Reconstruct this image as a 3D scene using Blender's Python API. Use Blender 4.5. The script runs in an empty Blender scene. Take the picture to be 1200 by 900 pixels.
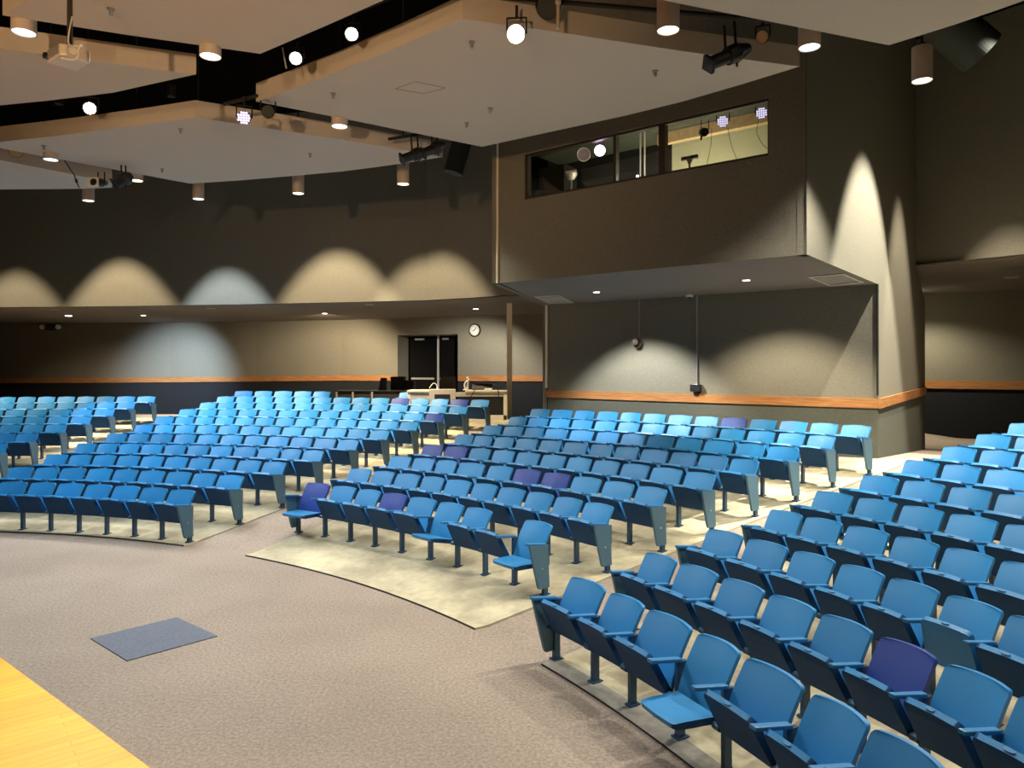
import bpy, bmesh, math, random
from mathutils import Vector, Matrix
random.seed(7)
PI = math.pi
F, V0, H = 849.9, 429.2, 2.8          # focal length in pixels, horizon line, eye height
CX, CY = -10.06, -0.15                # centre of the curved rows
SC = bpy.context.scene
COL = SC.collection

# ------------------------------------------------------------------ geometry of the photograph
def at_z(u, v, z):
    y = F*(z-H)/(V0-v); return Vector(((u-600)/F*y, y, z))
def at_y(u, v, y):
    return Vector(((u-600)/F*y, y, H-(v-V0)*y/F))
def zz(v, y): return H-(v-V0)*y/F
def on_line(u, A, B):
    a = (u-600)/F
    s = (a*A[1]-A[0])/((B[0]-A[0])-a*(B[1]-A[1]))
    return (A[0]+s*(B[0]-A[0]), A[1]+s*(B[1]-A[1]))
def on_wall(u, v, A, B):
    x, y = on_line(u, A, B); return Vector((x, y, zz(v, y)))
def pol(r, th, z=0.0):
    t = math.radians(th); return Vector((CX+r*math.sin(t), CY+r*math.cos(t), z))

# ------------------------------------------------------------------ materials
def sr(r, g, b):
    f = lambda c: (c/255/12.92) if c/255 <= .04045 else ((c/255+.055)/1.055)**2.4
    return (f(r), f(g), f(b), 1)
def mat(name, col, rough=.6, metal=0, noise=None, bump=None, emit=None, spec=.5, vary=0, scale2=None):
    m = bpy.data.materials.new(name); m.use_nodes = True
    nt = m.node_tree; N = nt.nodes; L = nt.links
    b = N['Principled BSDF']
    b.inputs['Base Color'].default_value = col
    b.inputs['Roughness'].default_value = rough
    b.inputs['Metallic'].default_value = metal
    b.inputs['Specular IOR Level'].default_value = spec
    if emit:
        b.inputs['Emission Color'].default_value = emit[0]
        b.inputs['Emission Strength'].default_value = emit[1]
    src = None
    if noise or bump or scale2:
        tc = N.new('ShaderNodeTexCoord')
    if noise:
        sc, amt = noise[:2]
        n = N.new('ShaderNodeTexNoise'); n.inputs['Scale'].default_value = sc; n.inputs['Detail'].default_value = 5
        n.inputs['Roughness'].default_value = .7
        L.new(tc.outputs['Object'], n.inputs['Vector'])
        r = N.new('ShaderNodeValToRGB')
        r.color_ramp.elements[0].position = .3; r.color_ramp.elements[1].position = .7
        r.color_ramp.elements[0].color = tuple(c*(1-amt) for c in col[:3])+(1,)
        r.color_ramp.elements[1].color = tuple(min(1, c*(1+amt)) for c in col[:3])+(1,)
        L.new(n.outputs['Fac'], r.inputs['Fac']); src = r.outputs['Color']
        L.new(src, b.inputs['Base Color'])
    if scale2:     # second, large scale stains of their own shape
        sc, amt = scale2
        n = N.new('ShaderNodeTexNoise'); n.inputs['Scale'].default_value = sc; n.inputs['Detail'].default_value = 4
        L.new(tc.outputs['Object'], n.inputs['Vector'])
        mr = N.new('ShaderNodeMapRange'); mr.inputs['From Min'].default_value = .35; mr.inputs['From Max'].default_value = .65
        mr.inputs['To Min'].default_value = 1-amt; mr.inputs['To Max'].default_value = 1+amt*.6
        L.new(n.outputs['Fac'], mr.inputs['Value'])
        mx = N.new('ShaderNodeMix'); mx.data_type = 'RGBA'; mx.blend_type = 'MULTIPLY'; mx.inputs['Factor'].default_value = 1
        if src: L.new(src, mx.inputs['A'])
        else: mx.inputs['A'].default_value = col
        L.new(mr.outputs['Result'], mx.inputs['B']); src = mx.outputs['Result']
        L.new(src, b.inputs['Base Color'])
    if vary:       # small difference from one object to the next
        oi = N.new('ShaderNodeObjectInfo'); hs = N.new('ShaderNodeHueSaturation')
        mr = N.new('ShaderNodeMapRange'); mr.inputs['To Min'].default_value = 1-vary; mr.inputs['To Max'].default_value = 1+vary
        L.new(oi.outputs['Random'], mr.inputs['Value']); L.new(mr.outputs['Result'], hs.inputs['Value'])
        if src: L.new(src, hs.inputs['Color'])
        else: hs.inputs['Color'].default_value = col
        L.new(hs.outputs['Color'], b.inputs['Base Color'])
    if bump:
        n = N.new('ShaderNodeTexNoise'); n.inputs['Scale'].default_value = bump[0]; n.inputs['Detail'].default_value = 3
        L.new(tc.outputs['Object'], n.inputs['Vector'])
        bp = N.new('ShaderNodeBump'); bp.inputs['Strength'].default_value = bump[1]; bp.inputs['Distance'].default_value = .01
        L.new(n.outputs['Fac'], bp.inputs['Height']); L.new(bp.outputs['Normal'], b.inputs['Normal'])
    return m

M = {}
M['seat_blue'] = mat('seat_blue', (.018, .190, .44, 1), .42, noise=(260, .10), bump=(400, .25), vary=.10)
M['seat_violet'] = mat('seat_violet', (.015, .045, .25, 1), .42, noise=(260, .10), bump=(400, .25))
M['seat_shaded'] = mat('seat_shaded', (.009, .055, .15, 1), .6, noise=(200, .1), bump=(300, .2), spec=.2)  # same blue plastic, darkened for the shade on seat undersides
M['plate'] = mat('plate', (.06, .19, .36, 1), .7, spec=.2)
M['end_paint'] = mat('end_paint', (.062, .145, .205, 1), .5, noise=(60, .08))
M['steel_blue'] = mat('steel_blue', (.016, .060, .12, 1), .4, noise=(80, .1))
M['arm_blue'] = mat('arm_blue', (.030, .16, .35, 1), .38)
M['bolt'] = mat('bolt', (.55, .6, .65, 1), .35, 1)
M['carpet'] = mat('carpet', (.295, .245, .20, 1), .95, noise=(34, .34), bump=(60, .6), spec=.1, scale2=(.55, .12))
M['concrete'] = mat('concrete', (.46, .415, .285, 1), .85, noise=(9, .14), bump=(30, .2), spec=.2, scale2=(1.3, .30))
M['slab_edge'] = mat('slab_edge', (.028, .022, .018, 1), .8)
M['patch'] = mat('patch', (.135, .152, .188, 1), .95, noise=(40, .2), spec=.1)
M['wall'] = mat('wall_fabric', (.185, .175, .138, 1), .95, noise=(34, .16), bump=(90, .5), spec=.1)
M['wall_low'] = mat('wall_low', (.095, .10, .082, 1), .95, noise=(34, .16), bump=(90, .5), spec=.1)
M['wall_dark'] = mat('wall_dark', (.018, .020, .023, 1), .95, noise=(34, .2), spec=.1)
M['soffit'] = mat('soffit', (.16, .14, .115, 1), .9, noise=(20, .06))
M['black'] = mat('black', (.008, .007, .006, 1), .8)
M['door'] = mat('door_black', (.003, .003, .003, 1), .9, spec=.1)
M['grille'] = mat('grille_paint', (.50, .49, .44, 1), .6)
M['blackgloss'] = mat('blackgloss', (.012, .012, .013, 1), .35)
M['ceiling'] = mat('ceiling_black', (.004, .0035, .003, 1), 1, spec=0)
M['cloud'] = mat('cloud_paint', (.50, .465, .40, 1), .9, noise=(25, .03), spec=.15)
M['can'] = mat('can_paint', (.52, .45, .37, 1), .6)
M['white'] = mat('white_paint', (.75, .74, .70, 1), .5)
M['cream'] = mat('cream_paint', (.74, .70, .54, 1), .5)
M['grey'] = mat('grey_metal', (.30, .30, .29, 1), .45, .3)
M['silver'] = mat('silver', (.60, .56, .48, 1), .4, .2)
M['duct'] = mat('duct', (.034, .042, .034, 1), .8, 0)
M['room'] = mat('booth_room', (.62, .60, .42, 1), .9)
M['reflected_strip'] = mat('booth_reflection', (.62, .43, .24, 1), .7, noise=(12, .2))
M['brown'] = mat('brown_frame', (.030, .022, .015, 1), .5)
M['darkred'] = mat('horn_brown', (.05, .025, .02, 1), .4)

def wood(name, c1, c2, c3, plankw, plankl, rot, rough, planks=True):
    m = bpy.data.materials.new(name); m.use_nodes = True
    nt = m.node_tree; N = nt.nodes; L = nt.links; b = N['Principled BSDF']
    b.inputs['Roughness'].default_value = rough; b.inputs['Specular IOR Level'].default_value = .25
    tc = N.new('ShaderNodeTexCoord'); mp = N.new('ShaderNodeMapping'); mp.inputs['Rotation'].default_value = (0, 0, rot)
    L.new(tc.outputs['Object'], mp.inputs['Vector'])
    n = N.new('ShaderNodeTexNoise'); n.inputs['Scale'].default_value = 3; n.inputs['Detail'].default_value = 6
    mp2 = N.new('ShaderNodeMapping'); mp2.inputs['Scale'].default_value = (1, 9, 1) if planks else (.8, .8, 14)
    L.new(mp.outputs['Vector'], mp2.inputs['Vector']); L.new(mp2.outputs['Vector'], n.inputs['Vector'])
    r = N.new('ShaderNodeValToRGB'); r.color_ramp.elements[0].position = .35; r.color_ramp.elements[1].position = .68
    r.color_ramp.elements[0].color = c1; r.color_ramp.elements[1].color = c2
    L.new(n.outputs['Fac'], r.inputs['Fac'])
    out = r.outputs['Color']
    if planks:
        br = N.new('ShaderNodeTexBrick'); br.inputs['Scale'].default_value = 1
        br.inputs['Brick Width'].default_value = plankl; br.inputs['Row Height'].default_value = plankw
        br.inputs['Mortar Size'].default_value = .0015; br.inputs['Color1'].default_value = (1, 1, 1, 1)
        br.inputs['Color2'].default_value = c3; br.inputs['Mortar'].default_value = (.55, .45, .35, 1); br.offset = .4
        L.new(mp.outputs['Vector'], br.inputs['Vector'])
        mx = N.new('ShaderNodeMix'); mx.data_type = 'RGBA'; mx.blend_type = 'MULTIPLY'; mx.inputs['Factor'].default_value = 1
        L.new(out, mx.inputs['A']); L.new(br.outputs['Color'], mx.inputs['B']); out = mx.outputs['Result']
    L.new(out, b.inputs['Base Color'])
    return m
M['stage'] = wood('stage_wood', (.60, .235, .006, 1), (.68, .285, .010, 1), (.90, .84, .76, 1), .057, .9, -.68, .5)
M['rail'] = wood('rail_wood', (.27, .115, .04, 1), (.42, .205, .078, 1), (.8, .8, .8, 1), 1, 1, 0, .45, planks=False)

# ------------------------------------------------------------------ mesh helpers
def obj(name, bm, m, parent=None, smooth=False, bev=0):
    me = bpy.data.meshes.new(name)
    bmesh.ops.recalc_face_normals(bm, faces=bm.faces)
    bm.to_mesh(me); bm.free()
    for mm in (m if isinstance(m, (list, tuple)) else [m]): me.materials.append(mm)
    if smooth:
        for p in me.polygons: p.use_smooth = True
    o = bpy.data.objects.new(name, me); COL.objects.link(o)
    if bev:
        b = o.modifiers.new('b', 'BEVEL'); b.width = bev; b.segments = 2; b.limit_method = 'ANGLE'
    if parent: o.parent = parent
    return o
def tag(o, label=None, cat=None, group=None, kind=None):
    if label: o['label'] = label
    if cat: o['category'] = cat
    if group: o['group'] = group
    if kind: o['kind'] = kind
    return o
def thing(name, label, cat, loc=(0, 0, 0), rz=0, group=None):
    o = bpy.data.objects.new(name, None); COL.objects.link(o); o.empty_display_size = .1
    o.location = loc; o.rotation_euler = (0, 0, rz)
    return tag(o, label, cat, group)
def struct(name, bm, m, **k):
    o = obj(name, bm, m, **k); o['kind'] = 'structure'; return o
def box(bm, a, b, mi=0):
    vs = [bm.verts.new((x, y, z)) for x in (a[0], b[0]) for y in (a[1], b[1]) for z in (a[2], b[2])]
    for f in ((0, 1, 3, 2), (4, 6, 7, 5), (0, 4, 5, 1), (2, 3, 7, 6), (0, 2, 6, 4), (1, 5, 7, 3)):
        fc = bm.faces.new([vs[i] for i in f]); fc.material_index = mi
def BM(): return bmesh.new()
def prism(bm, pts, z0, z1, mi=0):
    """pts: (x,y) polygon extruded in z"""
    lo = [bm.verts.new((p[0], p[1], z0)) for p in pts]; hi = [bm.verts.new((p[0], p[1], z1)) for p in pts]
    bm.faces.new(lo).material_index = mi; bm.faces.new(hi).material_index = mi
    for i in range(len(pts)):
        j = (i+1) % len(pts); bm.faces.new((lo[i], lo[j], hi[j], hi[i])).material_index = mi
def cyl(bm, p, q, r, r2=None, n=20, cap=True, mi=0):
    p, q = Vector(p), Vector(q); r2 = r if r2 is None else r2
    d = (q-p).normalized(); a = Vector((0, 0, 1)) if abs(d.z) < .9 else Vector((1, 0, 0))
    e1 = d.cross(a).normalized(); e2 = d.cross(e1)
    A = [bm.verts.new(p+(e1*math.cos(2*PI*i/n)+e2*math.sin(2*PI*i/n))*r) for i in range(n)]
    B = [bm.verts.new(q+(e1*math.cos(2*PI*i/n)+e2*math.sin(2*PI*i/n))*r2) for i in range(n)]
    for i in range(n): bm.faces.new((A[i], A[(i+1) % n], B[(i+1) % n], B[i])).material_index = mi
    if cap: bm.faces.new(A).material_index = mi; bm.faces.new(B).material_index = mi
def tube(bm, pts, r, n=8):
    for i in range(len(pts)-1):
        cyl(bm, pts[i], pts[i+1], r, n=n)
def smooth_path(pts, k=6):
    pts = [Vector(p) for p in pts]; out = []
    for i in range(len(pts)-1):
        p0 = pts[max(0, i-1)]; p1 = pts[i]; p2 = pts[i+1]; p3 = pts[min(len(pts)-1, i+2)]
        for j in range(k):
            t = j/k
            out.append(.5*((2*p1)+(p2-p0)*t+(2*p0-5*p1+4*p2-p3)*t*t+(3*p1-p0-3*p2+p3)*t**3))
    out.append(pts[-1]); return out
def poly(bm, pts, mi=0):
    f = bm.faces.new([bm.verts.new(p) for p in pts]); f.material_index = mi; return f
def slab(bm, A, B, z0, z1, th, zb0=None, zb1=None):
    """vertical panel between plan points A and B; the body lies on the side away from the camera by th (negative = toward)"""
    A2, B2 = Vector(A[:2]), Vector(B[:2]); d = (B2-A2).normalized(); n = Vector((-d.y, d.x))
    if n.dot((A2+B2)/2) < 0: n = -n
    zb0 = z0 if zb0 is None else zb0; zb1 = z1 if zb1 is None else zb1
    a2 = A2+n*th; b2 = B2+n*th
    vs = [bm.verts.new(p) for p in ((A2.x, A2.y, z0), (B2.x, B2.y, zb0), (B2.x, B2.y, zb1), (A2.x, A2.y, z1),
                                    (a2.x, a2.y, z0), (b2.x, b2.y, zb0), (b2.x, b2.y, zb1), (a2.x, a2.y, z1))]
    for f in ((0, 1, 2, 3), (4, 5, 6, 7), (0, 1, 5, 4), (3, 2, 6, 7), (0, 3, 7, 4), (1, 2, 6, 5)): bm.faces.new([vs[i] for i in f])

# ------------------------------------------------------------------ camera
cam = bpy.data.cameras.new('camera'); co = bpy.data.objects.new('camera', cam); COL.objects.link(co)
co.location = (0, 0, H); co.rotation_euler = (PI/2, 0, 0)
cam.sensor_width = 36; cam.lens = 36*F/1200; cam.shift_y = -(450-V0)/1200; cam.clip_start = .05; cam.clip_end = 200
SC.camera = co

# ------------------------------------------------------------------ rows
RR = [12.79, 13.7, 14.63, 15.56, 16.49, 17.41, 18.33, 19.24, 20.15, 21.06, 21.96]     # radius of the back tops
ZZ = [0, .117, .24, .363, .486, .612, .74, .87, 1.001, 1.129, 1.257]
BO = .18
def cone(r):
    a = RR[0]-BO
    if r <= a: return 0.0
    for i in range(10):
        r0, r1 = RR[i]-BO, RR[i+1]-BO
        if r <= r1: return ZZ[i]+(ZZ[i+1]-ZZ[i])*(r-r0)/(r1-r0)
    return ZZ[10]+(r-(RR[10]-BO))*.14
def sm(x): x = max(0, min(1, x)); return x*x*(3-2*x)
def carpet_z(r, th):
    if r < 11.5: return 0
    c = cone(min(r, 22.3))
    right = sm((th-45)/2.0)
    # left half: the rear cross aisle lies lower behind the last row
    zl = c if r < 22.35 else c+(.80-c)*sm((r-22.35)/.5)
    if r < 21.1: zr = cone(r)
    else: zr = cone(21.1)+(.85-cone(21.1))*(r-21.1)/5.0 if r < 26.1 else .85-.19*min(1, (r-26.1)/2.5)
    if th > 57.5 and r < 22.3: zr = min(zr, c)
    return zl*(1-right)+zr*right
def strip(bm, rs, edge0, edge1, zf, nth, dz=0.0):
    rows = []
    for r in rs:
        a, b = edge0(r), edge1(r)
        rows.append([bm.verts.new(pol(r, a+(b-a)*j/nth, zf(r, a+(b-a)*j/nth)+dz)) for j in range(nth+1)])
    for i in range(len(rs)-1):
        for j in range(nth):
            bm.faces.new((rows[i][j], rows[i][j+1], rows[i+1][j+1], rows[i+1][j]))
    return rows
bm = BM()
rs = [.5, 4, 8, 10, 11.5, 12.2, 12.61]+[RR[i]-BO for i in range(1, 9)]+[19.0, 19.5, 20.0, 20.3, 20.6, 20.88, 21.1, 21.4, 21.9, 22.3, 22.36, 22.5, 22.7, 22.9, 24, 25, 26.1, 27.3, 28.6, 30, 38]
rs = sorted(set(rs))
strip(bm, rs, lambda r: -60, lambda r: 112, carpet_z, 172)
o = struct('floor', bm, M['carpet'], smooth=False)
# block platforms (bare concrete under the seats), a thin slab on top of the sloping floor
def lin(r0, a0, r1, a1): return lambda r: a0+(a1-a0)*(r-r0)/(r1-r0)
def platform(name, e0, e1, rmax, nth):
    rr = [12.45, 12.61]+[x for x in [RR[i]-BO for i in range(1, 11)] if x < rmax-.05]+[rmax]
    bm = BM(); zf = lambda r, t: cone(r)
    top = strip(bm, rr, e0, e1, zf, nth, .022)
    def skirt(vs, out=True, mi=1):
        lo = [bm.verts.new(v.co-Vector((0, 0, .55 if out else .06))) for v in vs]
        for i in range(len(vs)-1):
            f = bm.faces.new((vs[i], vs[i+1], lo[i+1], lo[i])); f.material_index = mi
    skirt(top[0], False); skirt(top[-1]); skirt([r[0] for r in top], False, 0); skirt([r[-1] for r in top], False, 0)
    return struct(name, bm, [M['concrete'], M['slab_edge']])
platform('floor_left_seating', lin(12.45, 2.3, 22.3, 4.3), lin(12.45, 23.5, 22.3, 27.9), 22.3, 26)
platform('floor_middle_seating', lin(12.45, 29.5, 20.3, 31.4), lin(12.45, 50.93, 20.3, 53.2), 20.75, 26)
platform('floor_right_seating', lin(12.45, 56.1, 21.6, 57.3), lambda r: 96, 21.9, 40)
platform('floor_far_left_seating', lambda r: -40, lin(12.45, -3.3, 21.6, .2), 21.7, 40)

bm = BM(); zf_ = lambda r, t: 0
strip(bm, [12.44, 12.66], lambda r: 56.05, lambda r: 92, zf_, 40, .0255)
struct('floor_right_edge_strip', bm, mat('edge_strip', (.22, .21, .18, 1), .9, noise=(12, .25), scale2=(2, .3)))
# stage (the camera stands on it)
ZS = 1.0
e1 = at_z(0, 770, ZS); e2 = at_z(175, 899, ZS); d = (e2-e1).normalized()
s0 = e1-d*9; s1 = e2+d*3.2
bm = BM(); prism(bm, [(s0.x, s0.y), (s1.x, s1.y), (3.2, -1.2), (3.2, -9), (-18, -9), (-18, s0.y)], ZS-.06, ZS)
struct('floor_stage', bm, M['stage'])
bm = BM(); prism(bm, [(s0.x+.05, s0.y-.06), (s1.x-.02, s1.y-.04), (3.14, -1.2), (3.14, -8.9), (-17.9, -8.9), (-17.9, s0.y-.06)], 0, ZS-.062)
struct('wall_stage_front', bm, M['black'])
# grey insert in the carpet
q = [at_z(u, v, .012) for u, v in ((106, 747.5), (207, 723), (255, 744.7), (149, 773.7))]
bm = BM(); prism(bm, [(p.x, p.y) for p in q], 0.0, .010)
tag(obj('carpet_patch', bm, M['patch']), 'slate grey rectangular carpet patch lying in the beige floor before the stage', 'carpet patch')

# ------------------------------------------------------------------ the building
FL, FR = (-.255, 12.767), (3.839, 9.459)
BL, BR = (.861, 17.43), (6.51, 12.90)
ZB = 4.26; TOP = 10.0
sd = Vector((.613, .79)); 
def side(t): return (FR[0]+sd.x*t, FR[1]+sd.y*t)
def side_t(u):
    a = (u-600)/F; return (a*FR[1]-FR[0])/(sd.x-a*sd.y)
def tab(tb, u):
    for (a, va), (b, vb) in zip(tb, tb[1:]):
        if u <= b: return va+(vb-va)*(u-a)/(b-a)
    return tb[-1][1]
ring = [(-120, 360.5), (0, 360), (100, 359.2), (200, 358), (300, 356.3), (400, 354.2), (500, 351.8), (533, 350), (587, 346.7), (660, 343)]
backv = [(-120, 379.6), (0, 379), (100, 378.6), (200, 378), (300, 376.8), (400, 375), (470, 373), (533, 371), (590, 369), (660, 367.8)]
ZC = 4.59
def ringp(u): return at_z(u, tab(ring, u), ZC)
def backp(u): return at_z(u, tab(backv, u), ZC)
us = [-120, -60, 0, 50, 100, 150, 200, 250, 300, 350, 400, 450, 500, 533, 560, 587, 620, 660]
def curtain(name, pts, z0, z1, m, th=.12):
    bm = BM(); lo = []; hi = []; lo2 = []; hi2 = []
    for i, p in enumerate(pts):
        a = pts[max(0, i-1)]; b = pts[min(len(pts)-1, i+1)]; dd = Vector((b[0]-a[0], b[1]-a[1])).normalized(); n = Vector((-dd.y, dd.x))
        if n.dot(Vector((p[0], p[1]))) < 0: n = -n
        za = z0(i) if callable(z0) else z0; zb = z1(i) if callable(z1) else z1
        lo.append(bm.verts.new((p[0], p[1], za))); hi.append(bm.verts.new((p[0], p[1], zb)))
        lo2.append(bm.verts.new((p[0]+n.x*th, p[1]+n.y*th, za))); hi2.append(bm.verts.new((p[0]+n.x*th, p[1]+n.y*th, zb)))
    for i in range(len(pts)-1):
        bm.faces.new((lo[i], lo[i+1], hi[i+1], hi[i])); bm.faces.new((lo2[i], lo2[i+1], hi2[i+1], hi2[i]))
        bm.faces.new((lo[i], lo[i+1], lo2[i+1], lo2[i])); bm.faces.new((hi[i], hi[i+1], hi2[i+1], hi2[i]))
    for i in (0, -1): bm.faces.new((lo[i], hi[i], hi2[i], lo2[i]))
    return struct(name, bm, m)
# upper back wall (front of the balcony) following the rows
rp = [ringp(u) for u in us]
curtain('wall_back_upper', rp, ZC, TOP, M['wall'], .2)
# its soffit
bm = BM(); A = [bm.verts.new(ringp(u)) for u in us]; B = [bm.verts.new(backp(u)) for u in us]
for i in range(len(us)-1): bm.faces.new((A[i], A[i+1], B[i+1], B[i]))
struct('ceiling_back_soffit', bm, M['soffit'])
# lower back wall with the door opening
railb = [(-120, 449.3), (0, 449), (200, 448), (400, 446), (533, 446.5), (660, 447)]
railt = [(-120, 443.6), (0, 443.3), (200, 442), (400, 440), (660, 440)]
DU0, DU1 = 466, 536.5
ul = [-120, -60, 0, 50, 100, 150, 200, 250, 300, 350, 400, 435, DU0]
ur = [DU1, 560, 590, 620, 660]
for nm, uu in (('left', ul), ('right', ur)):
    pp = [backp(u) for u in uu]
    zr = [zz(tab(railb, u)-1, p.y) for u, p in zip(uu, pp)]
    curtain('wall_back_'+nm, pp, lambda i: zr[i], ZC, M['wall'])
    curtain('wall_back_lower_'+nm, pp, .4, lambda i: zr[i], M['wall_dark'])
    qq = []
    for i, p in enumerate(pp):
        qq.append(p*(1-.05/p.y))
    zt = [zz(tab(railt, u), p.y) for u, p in zip(uu, pp)]; zb = [zz(tab(railb, u), p.y) for u, p in zip(uu, pp)]
    curtain('trim_1' if nm == 'left' else 'trim_2', qq, lambda i: zb[i], lambda i: zt[i], M['rail'], .05)
pd0, pd1 = backp(DU0), backp(DU1)
curtain('wall_back_lintel', [pd0, pd1], zz(393, pd0.y), ZC, M['wall'])
# recessed double doors
dl = at_y(478.5, 400, pd0.y+.55); dr = at_y(536.5, 400, pd1.y+.75)
ztop = zz(393, pd0.y)
bm = BM(); poly(bm, [(pd0.x, pd0.y, .4), (dl.x, dl.y, .4), (dl.x, dl.y, ztop), (pd0.x, pd0.y, ztop)])
poly(bm, [(pd1.x, pd1.y, .4), (dr.x, dr.y, .4), (dr.x, dr.y, ztop), (pd1.x, pd1.y, ztop)])
poly(bm, [(pd0.x, pd0.y, ztop), (dl.x, dl.y, ztop), (dr.x, dr.y, ztop), (pd1.x, pd1.y, ztop)])
struct('wall_door_recess', bm, M['wall'])
def lerp2(a, b, t): return (a[0]+(b[0]-a[0])*t, a[1]+(b[1]-a[1])*t)
mid = on_line(513.5, dl, dr)
for k, (a, b) in enumerate(((dl, mid), (mid, dr))):
    bm = BM(); slab(bm, a, b, .4, ztop-.02, .06)
    dd = struct('door_%d' % (k+1), bm, M['door'])
    c0, c1 = lerp2(a, b, .12), lerp2(a, b, .88)
    v = Vector((b[0]-a[0], b[1]-a[1])).normalized(); n = Vector((v.y, -v.x))
    if n.y > 0: n = -n
    bm = BM(); slab(bm, (c0[0]+n.x*.05, c0[1]+n.y*.05), (c1[0]+n.x*.05, c1[1]+n.y*.05), 2.30, 2.37, .05)
    obj('push_bar', bm, M['grey'], dd)
    e0, e1_ = lerp2(a, b, .25), lerp2(a, b, .55)
    bm = BM(); slab(bm, (e0[0]+n.x*.06, e0[1]+n.y*.06), (e1_[0]+n.x*.06, e1_[1]+n.y*.06), ztop-.17, ztop-.1, .05)
    obj('door_closer', bm, M['grey'], dd)
bm = BM(); slab(bm, (mid[0]-.04, mid[1]-.03), (mid[0]+.04, mid[1]-.03), .4, ztop, .05)
struct('trim_3', bm, M['grey'])

# control booth: front wall with the window opening
WU0, WU1 = 614.5, 900.5
wz0, wz1 = 5.643, 6.42
def fline(u): return on_line(u, FL, FR)
w0, w1 = fline(WU0), fline(WU1)
bm = BM()
T = .18
slab(bm, FL, FR, ZB, wz0, T); slab(bm, FL, FR, wz1, TOP, T); slab(bm, FL, w0, wz0, wz1, T); slab(bm, w1, FR, wz0, wz1, T)
struct('wall_booth_front', bm, M['wall'])
fv = (Vector(FR)-Vector(FL)).normalized(); fn = Vector((-fv.y, fv.x))   # points away from camera
if fn.y < 0: fn = -fn
# white corner bead at the left edge, small darker bead at the right
bm = BM(); cyl(bm, (FL[0], FL[1]-.005, ZB), (FL[0], FL[1]-.005, TOP), .022, n=10)
struct('trim_4', bm, M['cream'])
bm = BM(); cyl(bm, (FR[0], FR[1]-.002, ZB), (FR[0], FR[1]-.002, TOP), .006, n=10)
struct('trim_5', bm, M['wall_low'])
# booth underside
bm = BM(); prism(bm, [(FL[0]+.05, FL[1]+.03), (FR[0]-.03, FR[1]+.06), (BR[0]-.05, BR[1]), (BL[0]+.03, BL[1])], ZB+.001, ZB+.12)
struct('ceiling_booth_soffit', bm, M['soffit'])
# window frame, mullions and glass
win = bpy.data.objects.new('window_1', None); COL.objects.link(win); win.location = (w0[0], w0[1], wz0); win['kind'] = 'structure'
def local(parent, o): o.parent = parent; o.matrix_parent_inverse = Matrix.Translation(-parent.location); return o
def fpt(u, back=0.0): x, y = fline(u); return (x+fn.x*back, y+fn.y*back)
bm = BM()
for za, zb in ((wz0, wz0+.035), (wz1-.035, wz1)): slab(bm, fpt(WU0, .02), fpt(WU1, .02), za, zb, .1)
for ua, ub in ((614.5, 617.5), (718, 721), (771, 778.5), (899, 900.5)): slab(bm, fpt(ua, .018), fpt(ub, .018), wz0, wz1, .1)
local(win, obj('window_frame', bm, M['brown']))
gm = bpy.data.materials.new('glass'); gm.use_nodes = True; nt = gm.node_tree
for n in list(nt.nodes): nt.nodes.remove(n)
go = nt.nodes.new('ShaderNodeOutputMaterial'); mx = nt.nodes.new('ShaderNodeMixShader'); tr = nt.nodes.new('ShaderNodeBsdfTransparent'); gl = nt.nodes.new('ShaderNodeBsdfGlossy')
tr.inputs['Color'].default_value = (.9, .9, .88, 1); gl.inputs['Roughness'].default_value = .02; mx.inputs['Fac'].default_value = .06
nt.links.new(tr.outputs[0], mx.inputs[1]); nt.links.new(gl.outputs[0], mx.inputs[2]); nt.links.new(mx.outputs[0], go.inputs[0])
for ua, ub in ((617.5, 718), (721, 771), (778.5, 899)):
    bm = BM(); slab(bm, fpt(ua, .06), fpt(ub, .06), wz0+.03, wz1-.03, .008)
    local(win, obj('window_pane', bm, gm))
# booth room
DB = 1.9
bm = BM(); slab(bm, fpt(722, DB), (FR[0]+fn.x*DB-fv.x*.2, FR[1]+fn.y*DB-fv.y*.2), 4.4, 6.75, .08)
struct('wall_booth_back', bm, M['room'])
bm = BM(); slab(bm, (FL[0]+fn.x*DB, FL[1]+fn.y*DB), fpt(722, DB), 4.4, 6.75, .08)
struct('wall_booth_back_dark', bm, M['black'])
bm = BM(); c = [Vector(FL)+fn*.2, Vector(FR)+fn*.2-fv*.15, Vector(FR)+fn*DB-fv*.15, Vector(FL)+fn*DB]
prism(bm, [(p.x, p.y) for p in c], 6.75, 6.82); prism(bm, [(p.x, p.y) for p in c], 4.33, 4.4)
struct('ceiling_booth_room', bm, M['wall_low'])
p = Vector(fpt(722, .25)); q = Vector(fpt(722, 1.0))
bm = BM(); slab(bm, fpt(722, 1.35), (FR[0]+fn.x*1.35-fv.x*.2, FR[1]+fn.y*1.35-fv.y*.2), 6.555, 6.74, .12)
struct('trim_6', bm, M['reflected_strip'])  # tan strip models a reflection in the window glass

# wall under the booth
bm = BM(); slab(bm, BL, BR, 2.045, ZB, .2)
struct('wall_under_booth', bm, M['wall'])
bm = BM(); slab(bm, BL, BR, .4, 2.045, .2)
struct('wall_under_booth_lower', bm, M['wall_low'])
bn = fn
def off(P, k): return (P[0]-bn.x*k, P[1]-bn.y*k)
bx = (BR[0]-.0, BR[1])
sn = Vector((sd.y, -sd.x))                     # outward normal of the side wall (to the right)
brc = Vector(BR)-Vector((bn.x, bn.y))*.035+sn*.035
blc = Vector(BL)-Vector((bn.x, bn.y))*.035-fv*.02
bm = BM(); prism(bm, [blc, brc, BR, BL], 2.05, 2.225)
struct('trim_7', bm, M['rail'])
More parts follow.
